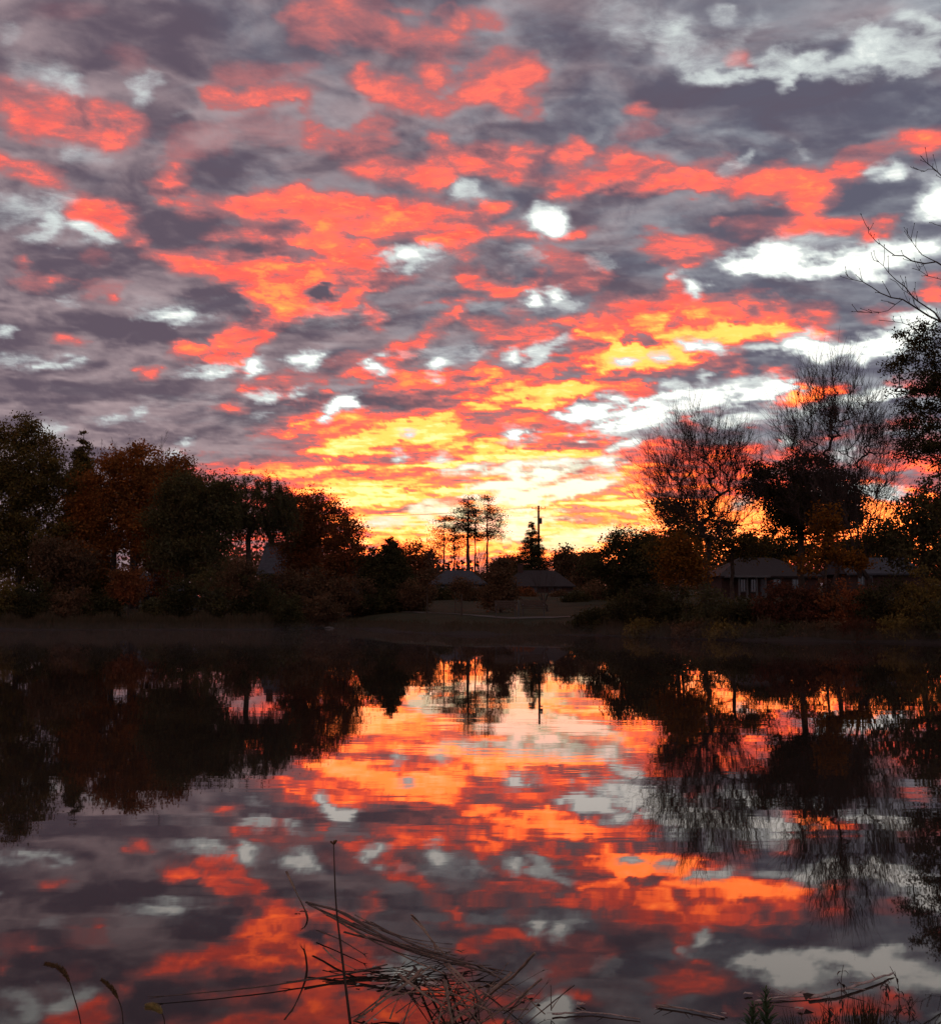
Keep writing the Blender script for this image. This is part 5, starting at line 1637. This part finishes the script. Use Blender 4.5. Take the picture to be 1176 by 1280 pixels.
    # leafy weeds at the lower right
    def weed(px, top, Y, n, label, seed):
        r2 = np.random.RandomState(seed)
        b = at(px, 1320, Y)
        t = at(px + r2.uniform(-4, 4), top, Y) - b
        root = empty('leafy_weed', tuple(b))
        tag(root, label, 'plant')
        MB().tube([(0, 0, 0), tuple(t * .5 + np.array([.004, 0, 0])), tuple(t)], [.004, .003, .0015], 6).build('stem', M['weed'], root)
        mb = MB()
        for k in range(n):
            f = .35 + .65 * k / n
            az = k * 2.4
            p = t * f
            L = .075 * (1.15 - f) + .018
            d = np.array([math.cos(az), math.sin(az) * .8, .55 + .6 * f])
            d /= np.linalg.norm(d)
            s = np.cross(d, [0, 0, 1.0])
            s /= np.linalg.norm(s)
            w = L * .11
            m1, m2, e = p + d * L * .35 + np.array([0, 0, .004]), p + d * L * .7, p + d * L - np.array([0, 0, L * .12])
            mb.poly(p, m1 + s * w, m1)
            mb.poly(p, m1, m1 - s * w)
            mb.poly(m1, m1 + s * w, m2 + s * w * .8, m2)
            mb.poly(m1, m2, m2 - s * w * .8, m1 - s * w)
            mb.poly(m2, m2 + s * w * .8, e)
            mb.poly(m2, e, m2 - s * w * .8)
        mb.build('leaves', M['weed'], root)
    weed(959, 1239, 4.5, 46, 'taller narrow-leaved green weed near the lower right', 5)
    weed(938, 1256, 4.5, 36, 'shorter green weed just left of the taller one', 6)
    # dry weeds with curled leaves
    for k, (px, top, lab) in enumerate([(1054, 1207, 'dry weed with a small forked top, left of the curled weeds'), (1036, 1246, 'short dry weed before the floating branch'), (1105, 1226, 'dry weed with curled dead leaves, left of its pair'),
                                        (1118, 1214, 'dry weed with curled dead leaves, right of its pair'), (1141, 1250, 'short dry weed nearest the right corner'), (1128, 1262, 'lowest dry weed in the right corner')]):
        r2 = np.random.RandomState(300 + k)
        Y = 4.5
        b = at(px + r2.uniform(-8, 8), 1310, Y)
        t = at(px, top, Y) - b
        root = empty('dry_weed', tuple(b))
        tag(root, lab, 'plant', 'dry weeds in the right corner')
        pts = curve_pts([np.zeros(3), t * .4 + r2.normal(size=3) * .006, t * .75 + r2.normal(size=3) * .008, t], 14)
        mb = MB().tube(pts, [.0022 - .0001 * q for q in range(len(pts))], 5)
        for q in range(7):
            i = r2.randint(4, len(pts) - 1)
            mb.tube([pts[i], pts[i] + r2.normal(size=3) * [.02, .015, .01] + [0, 0, .02]], [.0014, .0008], 4)
        mb.build('stem', M['stem'], root)
        lf = MB()
        for q in range(11):
            i = r2.randint(4, len(pts))
            p = pts[i]
            a = r2.normal(size=3) * [1, .7, .4]
            a /= np.linalg.norm(a)
            c = [p, p + a * .012, p + a * .02 + [0, 0, -.008], p + a * .018 + [0, 0, -.018]]
            lf.tube(c, [.0008, .0042, .0036, .001], 5, .3)
        lf.build('leaves', M['stem'], root)
    # grass tufts (blades one cannot count)
    P, T = [], []
    for (px, n, h) in ((1085, 130, .085), (1040, 60, .05), (560, 30, .03), (1000, 40, .04)):
        for k in range(n):
            b = at(px + rs.normal() * 9, 1306, 4.5) + rs.normal(size=3) * [.01, .06, 0]
            P.append(b)
            T.append(b + np.array([rs.normal() * .025, rs.normal() * .02, h * rs.uniform(.6, 1.3) + .05]))
    V, F = tubes_np(P, T, np.full(len(P), .0022), np.full(len(P), .0005), 4)
    tag(link('grass_tufts', mesh_np('grass_tufts', V, F), M['grass_dry']), 'yellowish grass blades poking up at the lower right edge', 'grass', kind='stuff')
    # floating branches at the right
    def branch(ct, r, lab, side=5):
        w = [wpt(*c) for c in ct]
        c0 = w[0]
        pts = curve_pts([p - c0 for p in w], 18)
        pts = [p + rs.normal(size=3) * r * .12 for p in pts]
        mb = MB().tube(pts, [r * (1 - .5 * k / len(pts)) for k in range(len(pts))], 8, .8)
        for k in range(side):
            i = rs.randint(2, len(pts) - 1)
            mb.tube([pts[i], pts[i] + rs.normal(size=3) * [.06, .05, .006] + [0, 0, .008]], [r * .35, r * .15], 5)
        o = mb.build('floating_branch', M['litter'], None, tuple(c0), True)
        tag(o, lab, 'branch', 'branches floating at the near right')
    branch(((1012, 1247, .01), (1050, 1238, .015), (1088, 1226, .015), (1116, 1217, .01)), .009, 'thicker pale branch floating by the dry weeds')
    branch(((944, 1252, .008), (975, 1247, .01), (1012, 1246, .008)), .006, 'thin pale branch floating behind the green weed')
    branch(((820, 1257, .006), (860, 1262, .008), (905, 1272, .006)), .006, 'broken pale branch floating left of the green weeds')
    branch(((690, 1268, .008), (740, 1266, .008), (800, 1274, .006)), .005, 'thin pale branch floating right of the reed heap')
    # floating leaves
    for k, (px, py) in enumerate([(436, 1219), (448, 1232), (462, 1221), (468, 1228), (475, 1234), (470, 1210), (455, 1273), (470, 1276), (380, 1136), (372, 1139), (905, 1268), (1000, 1262),
                                  (672, 1252), (660, 1244), (650, 1248), (560, 1250), (725, 1256), (935, 1243)]):
        c = wpt(px, py, .006)
        r = rs.uniform(.009, .022)
        a0 = rs.rand() * 6.28
        mb = MB()
        n = 11
        ring = []
        for q in range(n):
            a = 2 * math.pi * q / n
            rr = r * (1 + .25 * math.cos(a * 2) + .18 * rs.normal())
            ring.append((rr * math.cos(a + a0), rr * .7 * math.sin(a + a0), .001 + .006 * rs.rand()))
        for q in range(n):
            mb.poly((0, 0, .002), ring[q], ring[(q + 1) % n])
        o = mb.build('floating_leaf', M['litter'], None, tuple(c))
        tag(o, 'small pale dead leaf floating flat on the near water', 'leaf', 'dead leaves floating near the reeds')
    # a dark leaf stuck on the branch
    c = wpt(1010, 1246, .03)
    mb = MB().poly((-.022, 0, .01), (-.012, -.006, -.014), (.006, 0, -.004)).poly((-.022, 0, .01), (.006, 0, -.004), (.026, .004, .006)).poly((-.022, 0, .01), (.026, .004, .006), (0, .01, .012))
    o = mb.build('dead_leaf', M['stem'], None, tuple(c))
    tag(o, 'curled blackish leaf caught on the thicker floating branch', 'leaf')


def mist():
    """thin morning mist lying on the far half of the pond"""
    mb = MB().box((0, 57, .33), (150, 34, .62))
    m, t = new_mat('mist')
    geo = t.n('ShaderNodeNewGeometry')
    v = t.n('ShaderNodeVolumePrincipled')
    v.inputs['Color'].default_value = (.95, .88, .84, 1)
    v.inputs['Density'].default_value = MIST
    v.inputs['Anisotropy'].default_value = .2
    out = t.n('ShaderNodeOutputMaterial')
    t.link(v.outputs[0], out.inputs['Volume'])
    o = mb.build('mist', m)
    tag(o, 'thin pale mist lying low over the far water', 'mist', kind='stuff')


MIST = .0012

make_ground()
make_water()
build_far_bank()
build_trees()
grasses()
foreground()
mist()
